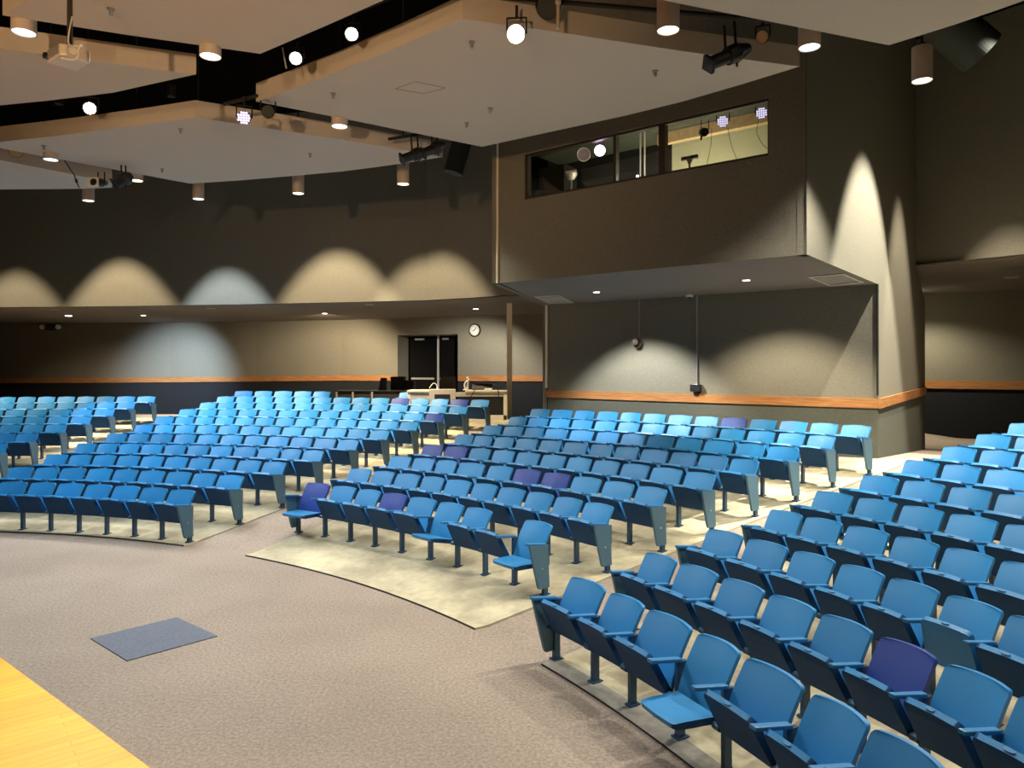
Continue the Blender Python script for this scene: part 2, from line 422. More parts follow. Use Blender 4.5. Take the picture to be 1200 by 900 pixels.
# side wall of the booth, full height, with a chamfer under the right-hand bulkhead
tB = 4.357; tE = side_t(1084); tU = side_t(1073.5)
E_ = side(tE); U_ = side(tU); zU = zz(313, U_[1]); zE = zz(352, E_[1])
def zrail(t, lo=True):
    k = (t-tB)/(tE-tB)
    a, b = (2.045, zz(462.3, E_[1])) if lo else (2.22, zz(453.3, E_[1]))
    return a+(b-a)*k
bm = BM()
front = [(0, ZB), (0, TOP), (tU, TOP), (tU, zU), (tE, zE), (tE, zrail(tE)), (tB, zrail(tB)), (tB, ZB)]
def sidepoly(bm, pts, th=.12):
    a = []; b = []
    for t, z in pts:
        x, y = side(t); a.append(bm.verts.new((x, y, z))); b.append(bm.verts.new((x-sn.x*th, y-sn.y*th, z)))
    bm.faces.new(a); bm.faces.new(b)
    for i in range(len(a)):
        j = (i+1) % len(a); bm.faces.new((a[i], a[j], b[j], b[i]))
sidepoly(bm, front)
struct('wall_booth_side', bm, M['wall'])
bm = BM(); sidepoly(bm, [(tB, zrail(tB)), (tE, zrail(tE)), (tE, .4), (tB, .4)])
struct('wall_booth_side_lower', bm, M['wall_low'])
bm = BM(); n = 1
a = side(tB); b = side(tE)
vs = [(a[0], a[1]), (b[0], b[1]), (b[0]+sn.x*.035, b[1]+sn.y*.035), (brc.x, brc.y)]
lo = [bm.verts.new((vs[0][0], vs[0][1], zrail(tB))), bm.verts.new((vs[1][0], vs[1][1], zrail(tE))), bm.verts.new((vs[2][0], vs[2][1], zrail(tE))), bm.verts.new((vs[3][0], vs[3][1], zrail(tB)))]
hi = [bm.verts.new((vs[0][0], vs[0][1], zrail(tB, 0))), bm.verts.new((vs[1][0], vs[1][1], zrail(tE, 0))), bm.verts.new((vs[2][0], vs[2][1], zrail(tE, 0))), bm.verts.new((vs[3][0], vs[3][1], zrail(tB, 0)))]
bm.faces.new(lo); bm.faces.new(hi)
for i in range(4): bm.faces.new((lo[i], lo[(i+1) % 4], hi[(i+1) % 4], hi[i]))
struct('trim_8', bm, M['rail'])
bm = BM(); cyl(bm, (BR[0]-.01, BR[1]-.008, 2.28), (BR[0]-.01, BR[1]-.008, ZB), .018, n=8)
struct('trim_9', bm, M['black'])
bm = BM(); cyl(bm, (BL[0]-.03, BL[1]-.01, 2.28), (BL[0]-.03, BL[1]-.01, ZB), .035, n=8)
struct('trim_10', bm, M['cream'])
bm = BM(); slab(bm, (BL[0]-.02, BL[1]+.02), (BL[0]+.75, BL[1]+9.5), .4, ZC, .1)
struct('wall_booth_left', bm, M['wall'])
bm = BM(); slab(bm, (FL[0]+.0, FL[1]+.02), (BL[0]-.0, BL[1]), ZB, TOP, .1)
struct('wall_booth_upper_left', bm, M['wall'])
# right hand side: bulkhead, soffit and rear wall
U1 = at_z(1200, 300, zU); U0 = Vector((U_[0], U_[1], zU))
ud = (Vector((U1.x, U1.y))-Vector((U0.x, U0.y))).normalized(); Ux = Vector((U0.x, U0.y))+ud*9
bm = BM(); slab(bm, (U0.x, U0.y), (Ux.x, Ux.y), zU, TOP, .15)
struct('wall_right_upper', bm, M['wall'])
R0 = at_y(1085, 345, 22.0); R1 = at_y(1200, 340, 20.76); rd = (R1-R0); rd.z = 0; rd.normalize()
Ra = Vector((R0.x, R0.y))-Vector((rd.x, rd.y))*1.5; Rb = Vector((R0.x, R0.y))+Vector((rd.x, rd.y))*10
bm = BM(); slab(bm, Ra, Rb, 2.13, 5.6, .15); struct('wall_right_back', bm, M['wall'])
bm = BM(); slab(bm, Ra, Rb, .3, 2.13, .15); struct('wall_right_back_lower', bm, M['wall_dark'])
bm = BM(); slab(bm, (Ra.x-.02, Ra.y-.05), (Rb.x-.02, Rb.y-.05), 2.13, 2.37, .05); struct('trim_11', bm, M['rail'])
bm = BM(); poly(bm, [(U0.x-.6, U0.y+.6, zU+.03), (Ux.x, Ux.y, zU+.03), (Rb.x, Rb.y, zz(345, 22.0)), (Ra.x, Ra.y, zz(345, 22.0))])
struct('ceiling_right_soffit', bm, M['soffit'])
bm = BM(); slab(bm, (E_[0]-.2, E_[1]+.03), (12.0, 22.5), .3, 5.3, .05); struct('wall_right_return', bm, M['wall'])
# outer shell
bm = BM(); prism(bm, [(-30, -9), (22, -9), (22, 34), (-30, 34)], TOP, TOP+.1); struct('ceiling', bm, M['ceiling'])
bm = BM(); prism(bm, [(17.5, -9), (17.7, -9), (17.7, 24), (17.5, 24)], -.1, TOP); struct('wall_right', bm, M['wall'])
bm = BM(); prism(bm, [(-30, -9), (-29.8, -9), (-29.8, 34), (-30, 34)], -.1, TOP); struct('wall_left', bm, M['wall'])
bm = BM(); prism(bm, [(-30, -9.2), (22, -9.2), (22, -9), (-30, -9)], -.1, TOP); struct('wall_stage', bm, M['black'])

# white post supporting the balcony
pp = at_y(597, 495, 20.6)
bm = BM(); box(bm, (-.075, -.07, 0), (.075, .07, ZC-1.29)); box(bm, (-.1, -.09, 0), (.1, .09, .05))
o = obj('support_post', bm, M['cream'], bev=.006); o.location = (pp.x, pp.y, 1.29)
o['kind'] = 'structure'; o.name = 'trim_12'

# ------------------------------------------------------------------ ceiling clouds
KC = 6.2
clouds = [
 ('big warm-lit cloud panel at the top left, behind the projector pole', [(3, 18), (150, 41), (305, 63), (380, 31), (452, -1), (600, -66), (430, -150), (120, -55), (32, 0)]),
 ('pale panel with a grey edge below the hanging projector at left', [(-160, 36), (0, 57), (115, 72), (230, 87), (180, 98), (133, 108.5), (60, 117.5), (0, 123.5), (-80, 131), (-160, 136)]),
 ('wedge panel between the spotlights and the dark back wall at left', [(-25, 169), (50, 161), (100, 155), (167, 146.5), (229, 137.5), (400, 163.5), (472, 176), (519, 184), (472, 191.5), (440, 196), (400, 201), (340, 206.5), (280, 211.5), (223, 215.3)]),
 ('largest central panel with a faint access hatch, above the booth window', [(300, 119), (350, 101.5), (400, 82.5), (467, 55), (542, 22), (653, 37.5), (800, 60), (937, 78), (867, 99.5), (800, 119), (733, 135.5), (650, 153.5), (565, 172), (400, 138.5)]),
 ('grey panel at the top right corner above the tall can light', [(765, -2), (1041.7, 53), (1120, 28.5), (1197, 2), (1300, -38), (1100, -135), (850, -90)]),
 ('small far panel at the left edge just before the back wall', [(-90, 171), (0, 187.5), (88, 205), (131, 213.5), (131.5, 220), (93, 221.3), (0, 222), (-90, 222)]),
]
for i, (lab, pts) in enumerate(clouds):
    pw = [at_z(u, v, KC) for u, v in pts]
    bm = BM(); prism(bm, [(p.x, p.y) for p in pw], KC, KC+.235)
    tag(obj('ceiling_panel', bm, M['cloud']), 'suspended ceiling '+lab, 'ceiling panel', 'suspended ceiling panels')
# access hatch seam in the large cloud
bm = BM()
hq = [at_z(u, v, KC-.001) for u, v in ((463, 104), (487, 95.5), (522, 103), (496, 109.5))]
for i in range(4):
    a, b = hq[i], hq[(i+1) % 4]; cyl(bm, a, b, .006, n=6)
tag(obj('access_hatch', bm, mat('hatch_seam', (.33, .27, .2, 1), .8)), 'faint rectangular access hatch seam in the large central ceiling panel', 'hatch')

# ------------------------------------------------------------------ lamps
def emis(name, c, s): return mat(name, (c[0]*.8, c[1]*.8, c[2]*.8, 1), .5, emit=((c[0], c[1], c[2], 1), s))
M['lens_warm'] = emis('lens_warm', (1, .90, .68), 5)
M['lens_cool'] = emis('lens_cool', (.62, .86, 1), 4)
M['lens_hot'] = emis('lens_hot', (1, .86, .62), 26)
M['lens_white'] = emis('lens_white', (1, 1, .95), 9)
M['lens_led'] = emis('lens_led', (.74, .68, 1), 1.25)
M['lens_purple'] = emis('lens_purple', (.95, .62, 1), 30)
WARM = (1, .80, .55); NEUT = (1, .92, .79); COOL = (.74, .86, 1)
def spot(name, loc, target, W, size, blend, col, parent=None, rad=.06):
    l = bpy.data.lights.new(name, 'SPOT'); l.energy = W; l.spot_size = math.radians(size); l.spot_blend = blend; l.color = col; l.shadow_soft_size = rad
    o = bpy.data.objects.new(name, l); COL.objects.link(o)
    d = Vector(target)-Vector(loc)
    rot = d.to_track_quat('-Z', 'Y').to_euler()
    if parent:
        o.parent = parent; o.location = Vector(loc)-parent.location
    else: o.location = loc
    o.rotation_euler = rot
    return o
def can(u, v, label, lens='lens_warm', col=NEUT, W=420, h=.39, size=120, d=.22, z=6.1, stem=2.0, blend=.45, drop=None):
    p = at_z(u, v, z)
    t = thing('can_light', label, 'ceiling light', p, 0, 'cylindrical can lights hanging between the ceiling panels')
    bm = BM(); r = d/2
    cyl(bm, (0, 0, 0), (0, 0, h), r, n=32, cap=False); cyl(bm, (0, 0, 0), (0, 0, h), r-.008, n=32, cap=False)
    cyl(bm, (0, 0, h-.01), (0, 0, h), r, n=32)
    ring_ = []
    for i in range(32):
        a = 2*PI*i/32; b = 2*PI*(i+1)/32
        poly(bm, [(r*math.cos(a), r*math.sin(a), 0), (r*math.cos(b), r*math.sin(b), 0), ((r-.008)*math.cos(b), (r-.008)*math.sin(b), 0), ((r-.008)*math.cos(a), (r-.008)*math.sin(a), 0)])
    obj('housing', bm, M['can'], t)
    bm = BM(); cyl(bm, (0, 0, h), (0, 0, h+.04), .05, n=16); cyl(bm, (0, 0, h+.04), (0, 0, TOP-z), .012, n=10)
    obj('stem', bm, M['black'], t)
    bm = BM(); cyl(bm, (0, 0, .012), (0, 0, .022), r-.009, n=28)
    obj('lens', bm, M[lens], t)
    if W:
        spot('lamp', p+Vector((0, 0, -.02)), p+Vector((0, 0, -3)), W, size, blend, col, t)
    return t
can(28, 38.5, 'large can light with a pale blue lens at the far left top, beside the projector', 'lens_cool', COOL, 650)
can(246.5, 66.5, 'can light below the corner of the warm top left panel', 'lens_warm', NEUT)
can(398, 148.5, 'can light against the underside edge of the large central panel', 'lens_warm', NEUT)
can(59.5, 187.5, 'can light tucked behind the wedge panel near a sprinkler at left', 'lens_cool', COOL, 700)
can(160, 212, 'can light half hidden behind the wedge panel beside two dark spotlights', 'lens_warm', NEUT)
can(103.5, 235.5, 'can light hanging under the small square-framed spotlight at left', 'lens_warm', (.9, .95, 1), 900)
can(232.5, 233.5, 'can light below the lowest corner of the wedge panel', 'lens_cool', NEUT, 230)
can(349.5, 227, 'can light in front of the dark back wall, second from the booth', 'lens_warm', NEUT, 230)
can(472.5, 216, 'can light in front of the dark back wall, nearest the booth', 'lens_warm', NEUT, 560)
can(783, 36, 'large can light crossing the edge of the big central panel', 'lens_warm', NEUT, 450)
can(948.5, 56, 'can light at the booth corner beneath the top right panel', 'lens_cool', NEUT, 400)
can(1080.5, 95, 'fully visible can light in front of the dark wall right of the booth', 'lens_warm', NEUT, 950)

for x, y, W in ((4.2, 3.9, 520), (.6, 3.4, 330)):  # unseen lamps added to brighten the front seats and carpet
    t = can(600+850*x/y, V0-3.3*F/y, 'unseen can light added for fill above the front of the %s' % ('right seating' if x > 2 else 'carpeted floor'), 'lens_warm', NEUT, W)
# wall washers recessed in the black ceiling, behind the clouds
def washer(pos, label, W, size, col, blend=.35, target=None):
    p = Vector(pos)
    t = thing('wall_washer', label, 'ceiling light', p, 0, 'wall washing downlights in the black ceiling')
    bm = BM(); cyl(bm, (0, 0, 0), (0, 0, .30), .1, n=24, cap=False); cyl(bm, (0, 0, .29), (0, 0, .30), .1, n=24)
    obj('housing', bm, M['black'], t)
    bm = BM(); cyl(bm, (0, 0, .24), (0, 0, .25), .09, n=24); obj('lens', bm, M['lens_warm'], t)
    spot('lamp', p+Vector((0, 0, -.01)), target or p+Vector((0, 0, -3)), W, size, blend, col, t, .03)
def near_wall(u, dist):
    p = ringp(u); a = ringp(u-15); b = ringp(u+15)
    dd = Vector((b.x-a.x, b.y-a.y)).normalized(); n = Vector((-dd.y, dd.x))
    if n.dot(Vector((p.x, p.y))) > 0: n = -n
    q_ = Vector((p.x+n.x*dist, p.y+n.y*dist, TOP-.3)); k = math.tan(math.radians(9)); return q_, q_+Vector((-n.x*k, -n.y*k, -1))
for u, lab, W, size, col in ((20, 'over the leftmost warm scallop on the back wall', 4200, 61, WARM), (143, 'over the second warm scallop on the back wall', 5400, 65, WARM),
    (266, 'over the cool white scallop on the back wall', 6500, 60, COOL), (395, 'over the wide warm scallop on the back wall', 6400, 66, WARM), (515, 'over the warm scallop next to the booth', 5000, 63, WARM)):
    q_, tg_ = near_wall(u, 2.5); washer(q_, 'recessed ceiling light '+lab, W, size-13, col, .35, tg_)

# recessed downlights in the soffits
def downlight(u, v, z, label, W, size, col, lens='lens_white', target=None, d=.16, blend=.6):
    p = at_z(u, v, z-.004)
    t = thing('recessed_downlight', label, 'ceiling light', p, 0, 'recessed downlights in the soffits')
    bm = BM(); cyl(bm, (0, 0, 0), (0, 0, -.012), d/2+.02, d/2+.012, n=24); obj('trim_ring', bm, M['grey'], t)
    bm = BM(); cyl(bm, (0, 0, -.0125), (0, 0, -.016), d/2, n=24); obj('lens', bm, M[lens], t)
    if W: spot('lamp', p+Vector((0, 0, -.09)), target or (p+Vector((0, 0, -3))), W, size, blend, col, t, .05)
downlight(168, 369.3, ZC, 'bright recessed downlight above the blue-white pool of light at left', 2600, 72, (.62, .78, 1), target=Vector((backp(212).x, backp(212).y, 2.0)), blend=1)
downlight(380.5, 367, ZC, 'recessed downlight in the back soffit left of the door', 1300, 130, WARM, target=backp(395)+Vector((0, -1.5, -3)))
downlight(557.5, 361.7, ZC, 'recessed downlight in the back soffit above the clock', 900, 112, NEUT, target=at_z(557.5, 361.7, ZC)+Vector((-.3, 2.2, -3)))
downlight(699, 341.8, ZB, 'left recessed downlight under the booth', 1000, 88, (.96, .96, .9), d=.12, blend=.5, target=at_z(699, 341.8, ZB)+Vector((fn.x*1.4, fn.y*1.4, -3)))
downlight(874.5, 327.8, ZB, 'right recessed downlight under the booth', 700, 96, (1, .86, .64), d=.12, blend=.6, target=at_z(874.5, 327.8, ZB)+Vector((fn.x*1.4, fn.y*1.4, -3)))
for u, v, z, lab, dd in ((65, 363.2, ZC, 'unlit recessed downlight above the emergency light', .3), (247, 361, ZC, 'unlit recessed downlight in the soffit left of the middle', .3),
                     (433, 357, ZC, 'unlit recessed downlight in the soffit near the booth', .28)):
    p = at_z(u, v, z-.004); t = thing('recessed_downlight', lab, 'ceiling light', p, 0, 'recessed downlights in the soffits')
    bm = BM(); cyl(bm, (0, 0, 0), (0, 0, -.015), dd/2, n=24); obj('trim_ring', bm, M['grey'], t)
p = at_y(1185, 310.5, 16.2); p.z = 4.80
t = thing('recessed_downlight', 'unlit recessed downlight under the right hand bulkhead', 'ceiling light', p, 0, 'recessed downlights in the soffits')
bm = BM(); cyl(bm, (0, 0, 0), (0, 0, -.03), .14, n=24); obj('trim_ring', bm, M['grey'], t)

p = Vector((11.6, 21.0, 4.9))
t = thing('recessed_downlight', 'recessed downlight behind the booth side wall, over the rear right corner', 'ceiling light', p, 0, 'recessed downlights in the soffits')
bm = BM(); cyl(bm, (0, 0, 0), (0, 0, -.02), .1, n=24); obj('lens', bm, M['lens_white'], t)
spot('lamp', p+Vector((0, 0, -.03)), p+Vector((.3, -.3, -3)), 800, 130, .7, (1, .88, .65), t, .05)
p = ringp(-60)+Vector((1.5, 3.5, 0)); p.z = ZC-.004
t = thing('recessed_downlight', 'recessed downlight beyond the left edge, over the warm glow on the back wall', 'ceiling light', p, 0, 'recessed downlights in the soffits')
bm = BM(); cyl(bm, (0, 0, 0), (0, 0, -.02), .1, n=24); obj('lens', bm, M['lens_white'], t)
spot('lamp', p+Vector((0, 0, -.03)), p+Vector((0, 1, -3)), 800, 130, .7, WARM, t, .05)
# hidden lamps really present further inside the room: side wall and bulkhead washers
sp = side(3.4); lp = Vector((sp[0]+sn.x*2.6, sp[1]+sn.y*2.6, TOP-.3))
washer(lp, 'ceiling light over the bright arch on the booth side wall', 10500, 51, (1, .93, .78), .3, lp+Vector((-sn.x*math.tan(math.radians(12.5)), -sn.y*math.tan(math.radians(12.5)), -1)))
wp = on_line(1184, (U0.x, U0.y), (Ux.x, Ux.y)); wn = Vector((-ud.y, ud.x)); wn = wn if wn.dot(Vector(wp)) < 0 else -wn
washer((wp[0]+wn.x*1.55, wp[1]+wn.y*1.55, TOP-.3), 'ceiling light over the right hand bulkhead', 6000, 43, (1, .86, .66), .4)

# ------------------------------------------------------------------ stage lighting
def yoke(bm, w, h):
    for s in (-1, 1): box(bm, (s*w-.008, -.012, 0), (s*w+.008, .012, h))
    box(bm, (-w-.008, -.012, h-.01), (w+.008, .012, h+.008))
def aim(o, loc, target):
    o.location = loc; d = Vector(target)-Vector(loc)
    o.rotation_euler = d.to_track_quat('-Y', 'Z').to_euler()
def par(u, v, y, d, label, lens, target, W=0, col=WARM, face=None, length=.28, size=60):
    p = at_y(u, v, y)
    t = thing('stage_spotlight', label, 'stage light', p, 0, 'stage lights on the ceiling pipes')
    r = d/2
    body = thing('x', None, None)
    bpy.data.objects.remove(body)
    dirv = (Vector(target)-p).normalized()
    bm = BM(); q0 = dirv*.0; q1 = -dirv*length
    cyl(bm, q0, -dirv*length*.45, r*1.06, r*1.06, n=24, cap=False); cyl(bm, -dirv*length*.45, q1, r*1.06, r*.55, n=24)
    cyl(bm, q0+dirv*.012, q0, r*1.12, n=24, cap=False); obj('housing', bm, M['blackgloss'], t, smooth=False)
    bm = BM(); cyl(bm, -dirv*.006, -dirv*.014, r*1.0, n=24)
    if lens == 'lens_led':
        lo = obj('lens', bm, M['blackgloss'], t); bm = BM()
        e = dirv.cross(Vector((0, 0, 1))).normalized(); f = e.cross(dirv)
        for a in range(-2, 3):
            for b in range(-2, 3):
                if a*a+b*b <= 5:
                    c = e*(a*r*.38+(b % 2)*r*.1)+f*(b*r*.38); cyl(bm, c+dirv*.004, c-dirv*.008, r*.19, n=10)
        obj('led_cluster', bm, M['lens_led'], lo)
    else: obj('lens', bm, M[lens] if lens in M else lens, t)
    bm = BM()
    cpt = -dirv*length*.4; e = dirv.cross(Vector((0, 0, 1))).normalized()
    for s in (-1, 1): cyl(bm, cpt+e*s*r*1.15, cpt+e*s*r*1.15+Vector((0, 0, r*1.9)), .009, n=6)
    cyl(bm, cpt-e*r*1.15+Vector((0, 0, r*1.9)), cpt+e*r*1.15+Vector((0, 0, r*1.9)), .009, n=6)
    cyl(bm, cpt+Vector((0, 0, r*1.9)), cpt+Vector((0, 0, r*1.9+.12)), .014, n=8)
    obj('yoke', bm, M['black'], t)
    if W: spot('lamp', p+dirv*.02, (-3.2, .2, 1.0), W, size, .6, col, t, r*.8)
    return t
STG = (-4, -1.0, 1.0)
CAMT = (-.5, .5, 2.9)
par(604.5, 40, 7.0, .165, 'glaring warm spotlight in front of the large central panel', 'lens_hot', CAMT, 1500, WARM, length=.3, size=60)
par(412, 40, 7.7, .125, 'bright warm spotlight in the gap, upper of two beside the central panel', 'lens_hot', (-1.6, 0, 2.5), 1100, WARM, size=60)
par(346.5, 68.5, 8.1, .125, 'bright warm spotlight in the gap above the central panel corner', 'lens_hot', (-1.6, 0, 2.5), 1100, WARM, size=60)
par(105, 127, 10.0, .15, 'bright warm spotlight above the wedge panel at left', 'lens_hot', (-2.5, 0, 2.5), 1100, WARM, size=60)
par(286, 138, 9.2, .16, 'lit violet-white led spotlight beside the central panel corner', 'lens_led', CAMT, 60, (.75, .7, 1), length=.14)
par(314, 131, 9.25, .155, 'dark led spotlight right beside the lit one', M['duct'], CAMT, 0, length=.14)
par(642, 8, 7.15, .22, 'dark round ribbed fixture above the glaring spotlight', M['duct'], (-2, -2, 1.5), 0, length=.15)
par(893, 43.5, 7.9, .13, 'small black spotlight with a tan lens beside the booth corner can light', mat('tan_lens', (.5, .33, .18, 1), .3), CAMT, 0)
par(18.5, 177, 12.0, .2, 'round tan-lensed spotlight at the far left behind the wedge panel', mat('yellow_lens', (.6, .47, .25, 1), .4), CAMT, 0, length=.2)
def ellip(u0, v0, u1, v1, y, label, d=.17):
    """profile spotlight seen from the side: front at (u0,v0), rear at (u1,v1)"""
    a = at_y(u0, v0, y); b = at_y(u1, v1, y+.15); c = (a+b)/2
    t = thing('profile_spotlight', label, 'stage light', c, 0, 'stage lights on the ceiling pipes')
    a = a-c; b = b-c; r = d/2; n = 20
    bm = BM(); cyl(bm, a, a.lerp(b, .08), r*1.2, r*1.15, n=4); cyl(bm, a.lerp(b, .05), a.lerp(b, .5), r*.8, r*.82, n=n)
    obj('barrel', bm, M['blackgloss'], t)
    bm = BM(); cyl(bm, a.lerp(b, .48), a.lerp(b, .7), r*1.05, r*1.15, n=n); cyl(bm, a.lerp(b, .7), b, r*1.15, r*.55, n=n)
    cyl(bm, a.lerp(b, .72)+Vector((0, 0, -r)), a.lerp(b, .72)+Vector((0, 0, -r*1.7)), .012, n=8)
    obj('lamp_house', bm, M['blackgloss'], t)
    bm = BM()
    for k in (.45, .7):
        m_ = a.lerp(b, k); cyl(bm, m_, m_+Vector((-.02, 0, .32)), .014, n=8)
    obj('yoke', bm, M['black'], t)
ellip(829, 76, 877, 56, 7.3, 'black profile spotlight hanging before the right end of the central panel', .17)
ellip(470, 187, 499, 177, 10.85, 'black profile spotlight hanging behind the central panel, front of a pair', .17)
ellip(495, 180, 521, 169, 11.0, 'black profile spotlight hanging behind the central panel, rear of a pair', .17)
# small framed unit at left and its dark neighbour
p = at_y(109.5, 213.5, 12.2)
t = thing('framed_spotlight', 'small black spotlight with a square white colour frame at left', 'stage light', p, 0, 'stage lights on the ceiling pipes')
bm = BM()
for a, b in (((-.09, -.02, -.075), (.09, 0, -.055)), ((-.09, -.02, .06), (.09, 0, .08)), ((-.09, -.02, -.06), (-.065, 0, .07)), ((.065, -.02, -.06), (.09, 0, .07))): box(bm, a, b)
for i in range(16):
    a = 2*PI*i/16; b = 2*PI*(i+1)/16; ra = .058
    def sq(t_):
        c, s = math.cos(t_), math.sin(t_); k = max(abs(c), abs(s)); return (c/k*.078, -.012, s/k*.07)
    poly(bm, [(ra*math.cos(a), -.012, ra*math.sin(a)), (ra*math.cos(b), -.012, ra*math.sin(b)), sq(b), sq(a)])
obj('colour_frame', bm, M['cream'], t)
bm = BM(); cyl(bm, (0, 0, 0), (.04, .16, .03), .065, .075, n=18); cyl(bm, (.04, .16, .03), (.07, .26, .05), .075, .04, n=18); obj('housing', bm, M['blackgloss'], t)
bm = BM(); cyl(bm, (.02, .1, 0), (.02, .1, .2), .01, n=6); cyl(bm, (.12, .12, 0), (.12, .12, .2), .01, n=6); obj('yoke', bm, M['black'], t)
ellip(134, 217, 154, 205, 12.2, 'dark profile spotlight between the framed spotlight and a can light at left', .2)
for x, y, z, tx, ty, W, lab in ((-7.5, -3.0, 4.6, -3.0, 9.0, 750, 'added warm fill light on a stand behind the stage edge, left of the viewer'), (-3.2, -4.0, 3.6, -3.0, 5.6, 2300, 'added warm fill light on a stand at the back of the stage')):  # unseen lamps added to warm the ceiling panel edges and undersides
    t = thing('added_fill_light', lab, 'added fill light', (x, y, z), 0, 'unseen fill lights added on the stage')
    dv = (Vector((tx, ty, 6.3))-Vector((x, y, z))).normalized()
    bm = BM(); cyl(bm, dv*.02, -dv*.22, .12, .09, n=20); obj('housing', bm, M['blackgloss'], t)
    bm = BM(); cyl(bm, dv*.03, dv*.021, .11, n=20); obj('lens', bm, M['lens_warm'], t)
    bm = BM(); cyl(bm, (0, 0, -.1), (0, 0, ZS-z), .02, n=10); cyl(bm, (0, 0, ZS-z), (0, 0, ZS-z+.02), .25, n=20); obj('stand', bm, M['black'], t)
    spot('lamp', Vector((x, y, z))+dv*.08, (tx, ty, 6.3), W, 46, 1, (1, .62, .33), t, .08)
# black pipes carrying them
def pipe(a, b, label, r=.024):
    bm = BM(); cyl(bm, a, b, r, n=12); tag(obj('lighting_pipe', bm, M['black']), label, 'pipe', 'black lighting pipes above the panels')
pipe(at_y(560, -6, 7.2), at_y(930, 26, 7.6), 'black lighting pipe running over the edge of the central panel')
pipe(at_y(262, 122, 9.3), at_y(303, 112, 9.3), 'short black lighting pipe at the left corner of the central panel')
pipe(at_y(455, 163, 11.0), at_y(540, 150, 11.3), 'black lighting pipe behind the central panel over the profile pair')
pipe(at_y(40, 165, 12.3), at_y(180, 172, 12.3), 'black lighting pipe behind the wedge panel at left')
pipe(at_y(310, 55, 8.3), at_y(470, -8, 7.6), 'black lighting pipe in the gap beside the warm top panel')
# silver clamp bar and the ribbed fixture's post
p = at_y(654, 4, 7.1)
bm = BM(); cyl(bm, (0, 0, -.25), (0, 0, TOP-p.z), .018, n=10); cyl(bm, (0, 0, .0), (0, 0, .06), .03, n=10)
o = obj('safety_bracket', bm, M['silver']); o.location = p; tag(o, 'pale metal bracket hanging beside the dark ribbed fixture', 'bracket')
# thin silver rod in the gap (left of the spotlights)
bm = BM(); cyl(bm, at_y(331, 56, 8.2), at_y(335.5, 80, 8.2), .008, n=6)
tag(obj('hanger_rod', bm, M['silver']), 'thin pale rod in the black gap left of the two warm spotlights', 'rod')
# cable hanging at left
bm = BM(); tube(bm, smooth_path([at_y(75, 187, 12.1), at_y(82, 198, 12.1), at_y(87, 205, 12.1), at_y(89, 212, 12.1), at_y(93, 220, 12.1)]), .008, 6)
cyl(bm, at_y(89, 210, 12.1), at_y(90, 214, 12.1), .02, n=8)
tag(obj('hanging_cable', bm, M['black']), 'black cable with an inline plug hanging left of the framed spotlight', 'cable')

# sprinklers
for u, v, lab in ((130, 13, 'in the warm top left panel'), (553, 52, 'in the central panel near the glaring spotlight'), (390.5, 112.5, 'near the left end of the central panel'),
                  (211.5, 154, 'near the upper corner of the wedge panel'), (51, 173.5, 'at the left end of the wedge panel'), (363.5, 183, 'at the right end of the wedge panel'),
                  (190, 201, 'near the lowest corner of the wedge panel'), (574.5, 129.5, 'in the middle of the central panel, tiny'), (546.5, 147, 'close to the bottom corner of the central panel'),
                  (768, 86, 'at the right of the central panel')):
    p = at_z(u, v-3, KC)
    bm = BM(); cyl(bm, (0, 0, .01), (0, 0, -.012), .035, n=14); cyl(bm, (0, 0, -.012), (0, 0, -.06), .010, n=8)
    for s in (-1, 1): cyl(bm, (s*.014, 0, -.02), (s*.014, 0, -.05), .004, n=6)
    cyl(bm, (0, 0, -.06), (0, 0, -.064), .022, n=12)
    o = obj('sprinkler_head', bm, M['grey']); o.location = p
    tag(o, 'small ceiling sprinkler head '+lab, 'sprinkler', 'sprinkler heads in the ceiling panels')

# projector
p = at_y(80, 66, 6.2)
t = thing('ceiling_projector', 'silver ceiling projector hanging on a pole in front of the top left panels', 'projector', p, math.radians(-38))
bm = BM()
prism(bm, [(-.15, -.11), (.12, -.11), (.15, -.07), (.15, .12), (-.15, .12)], -.055, .045)
obj('body', bm, M['silver'], t, bev=.012)
bm = BM(); box(bm, (-.10, -.125, -.035), (.10, -.108, .03)); obj('front_grille', bm, M['grey'], t)
bm = BM(); cyl(bm, (-.12, -.11, -.005), (-.12, -.145, -.008), .03, .026, n=16); obj('lens', bm, M['blackgloss'], t)
bm = BM(); cyl(bm, (.152, -.02, 0), (.157, -.02, 0), .03, n=16); obj('lamp_cover', bm, M['white'], t)
bm = BM(); box(bm, (-.08, -.03, .045), (.06, .08, .075)); cyl(bm, (-.02, .02, .07), (-.02, .02, .5), .022, n=12); cyl(bm, (-.02, .02, .5), (-.02, .02, TOP-p.z), .022, n=12)
obj('mount_pole', bm, M['brown'], t)
bm = BM(); tube(bm, smooth_path([(-.0, .03, .35), (.01, .0, .18), (.03, .0, .09), (.12, .06, .075), (.2, .02, .05), (.25, -.02, -.02), (.25, -.02, -.07), (.22, -.04, -.10), (.12, -.06, -.075), (.06, -.08, -.055)]), .006, 6)
obj('cable_loop', bm, M['cream'], t)

# ducts in the dark
for u0, v0, u1, v1, y, r, lab in ((543, 160, 531, 203, 15.0, .20, 'dull green duct stub behind the lowest corner of the central panel'), (1105, 25, 1150, 62, 12.0, .36, 'dark duct above the can light at the right')):
    a = at_y(u0, v0, y); b = at_y(u1, v1, y); k = (TOP-.01-b.z)/(a.z-b.z)
    bm = BM(); cyl(bm, b+(a-b)*k, b, r, n=48)
    tag(obj('air_duct', bm, M['duct']), lab, 'duct')

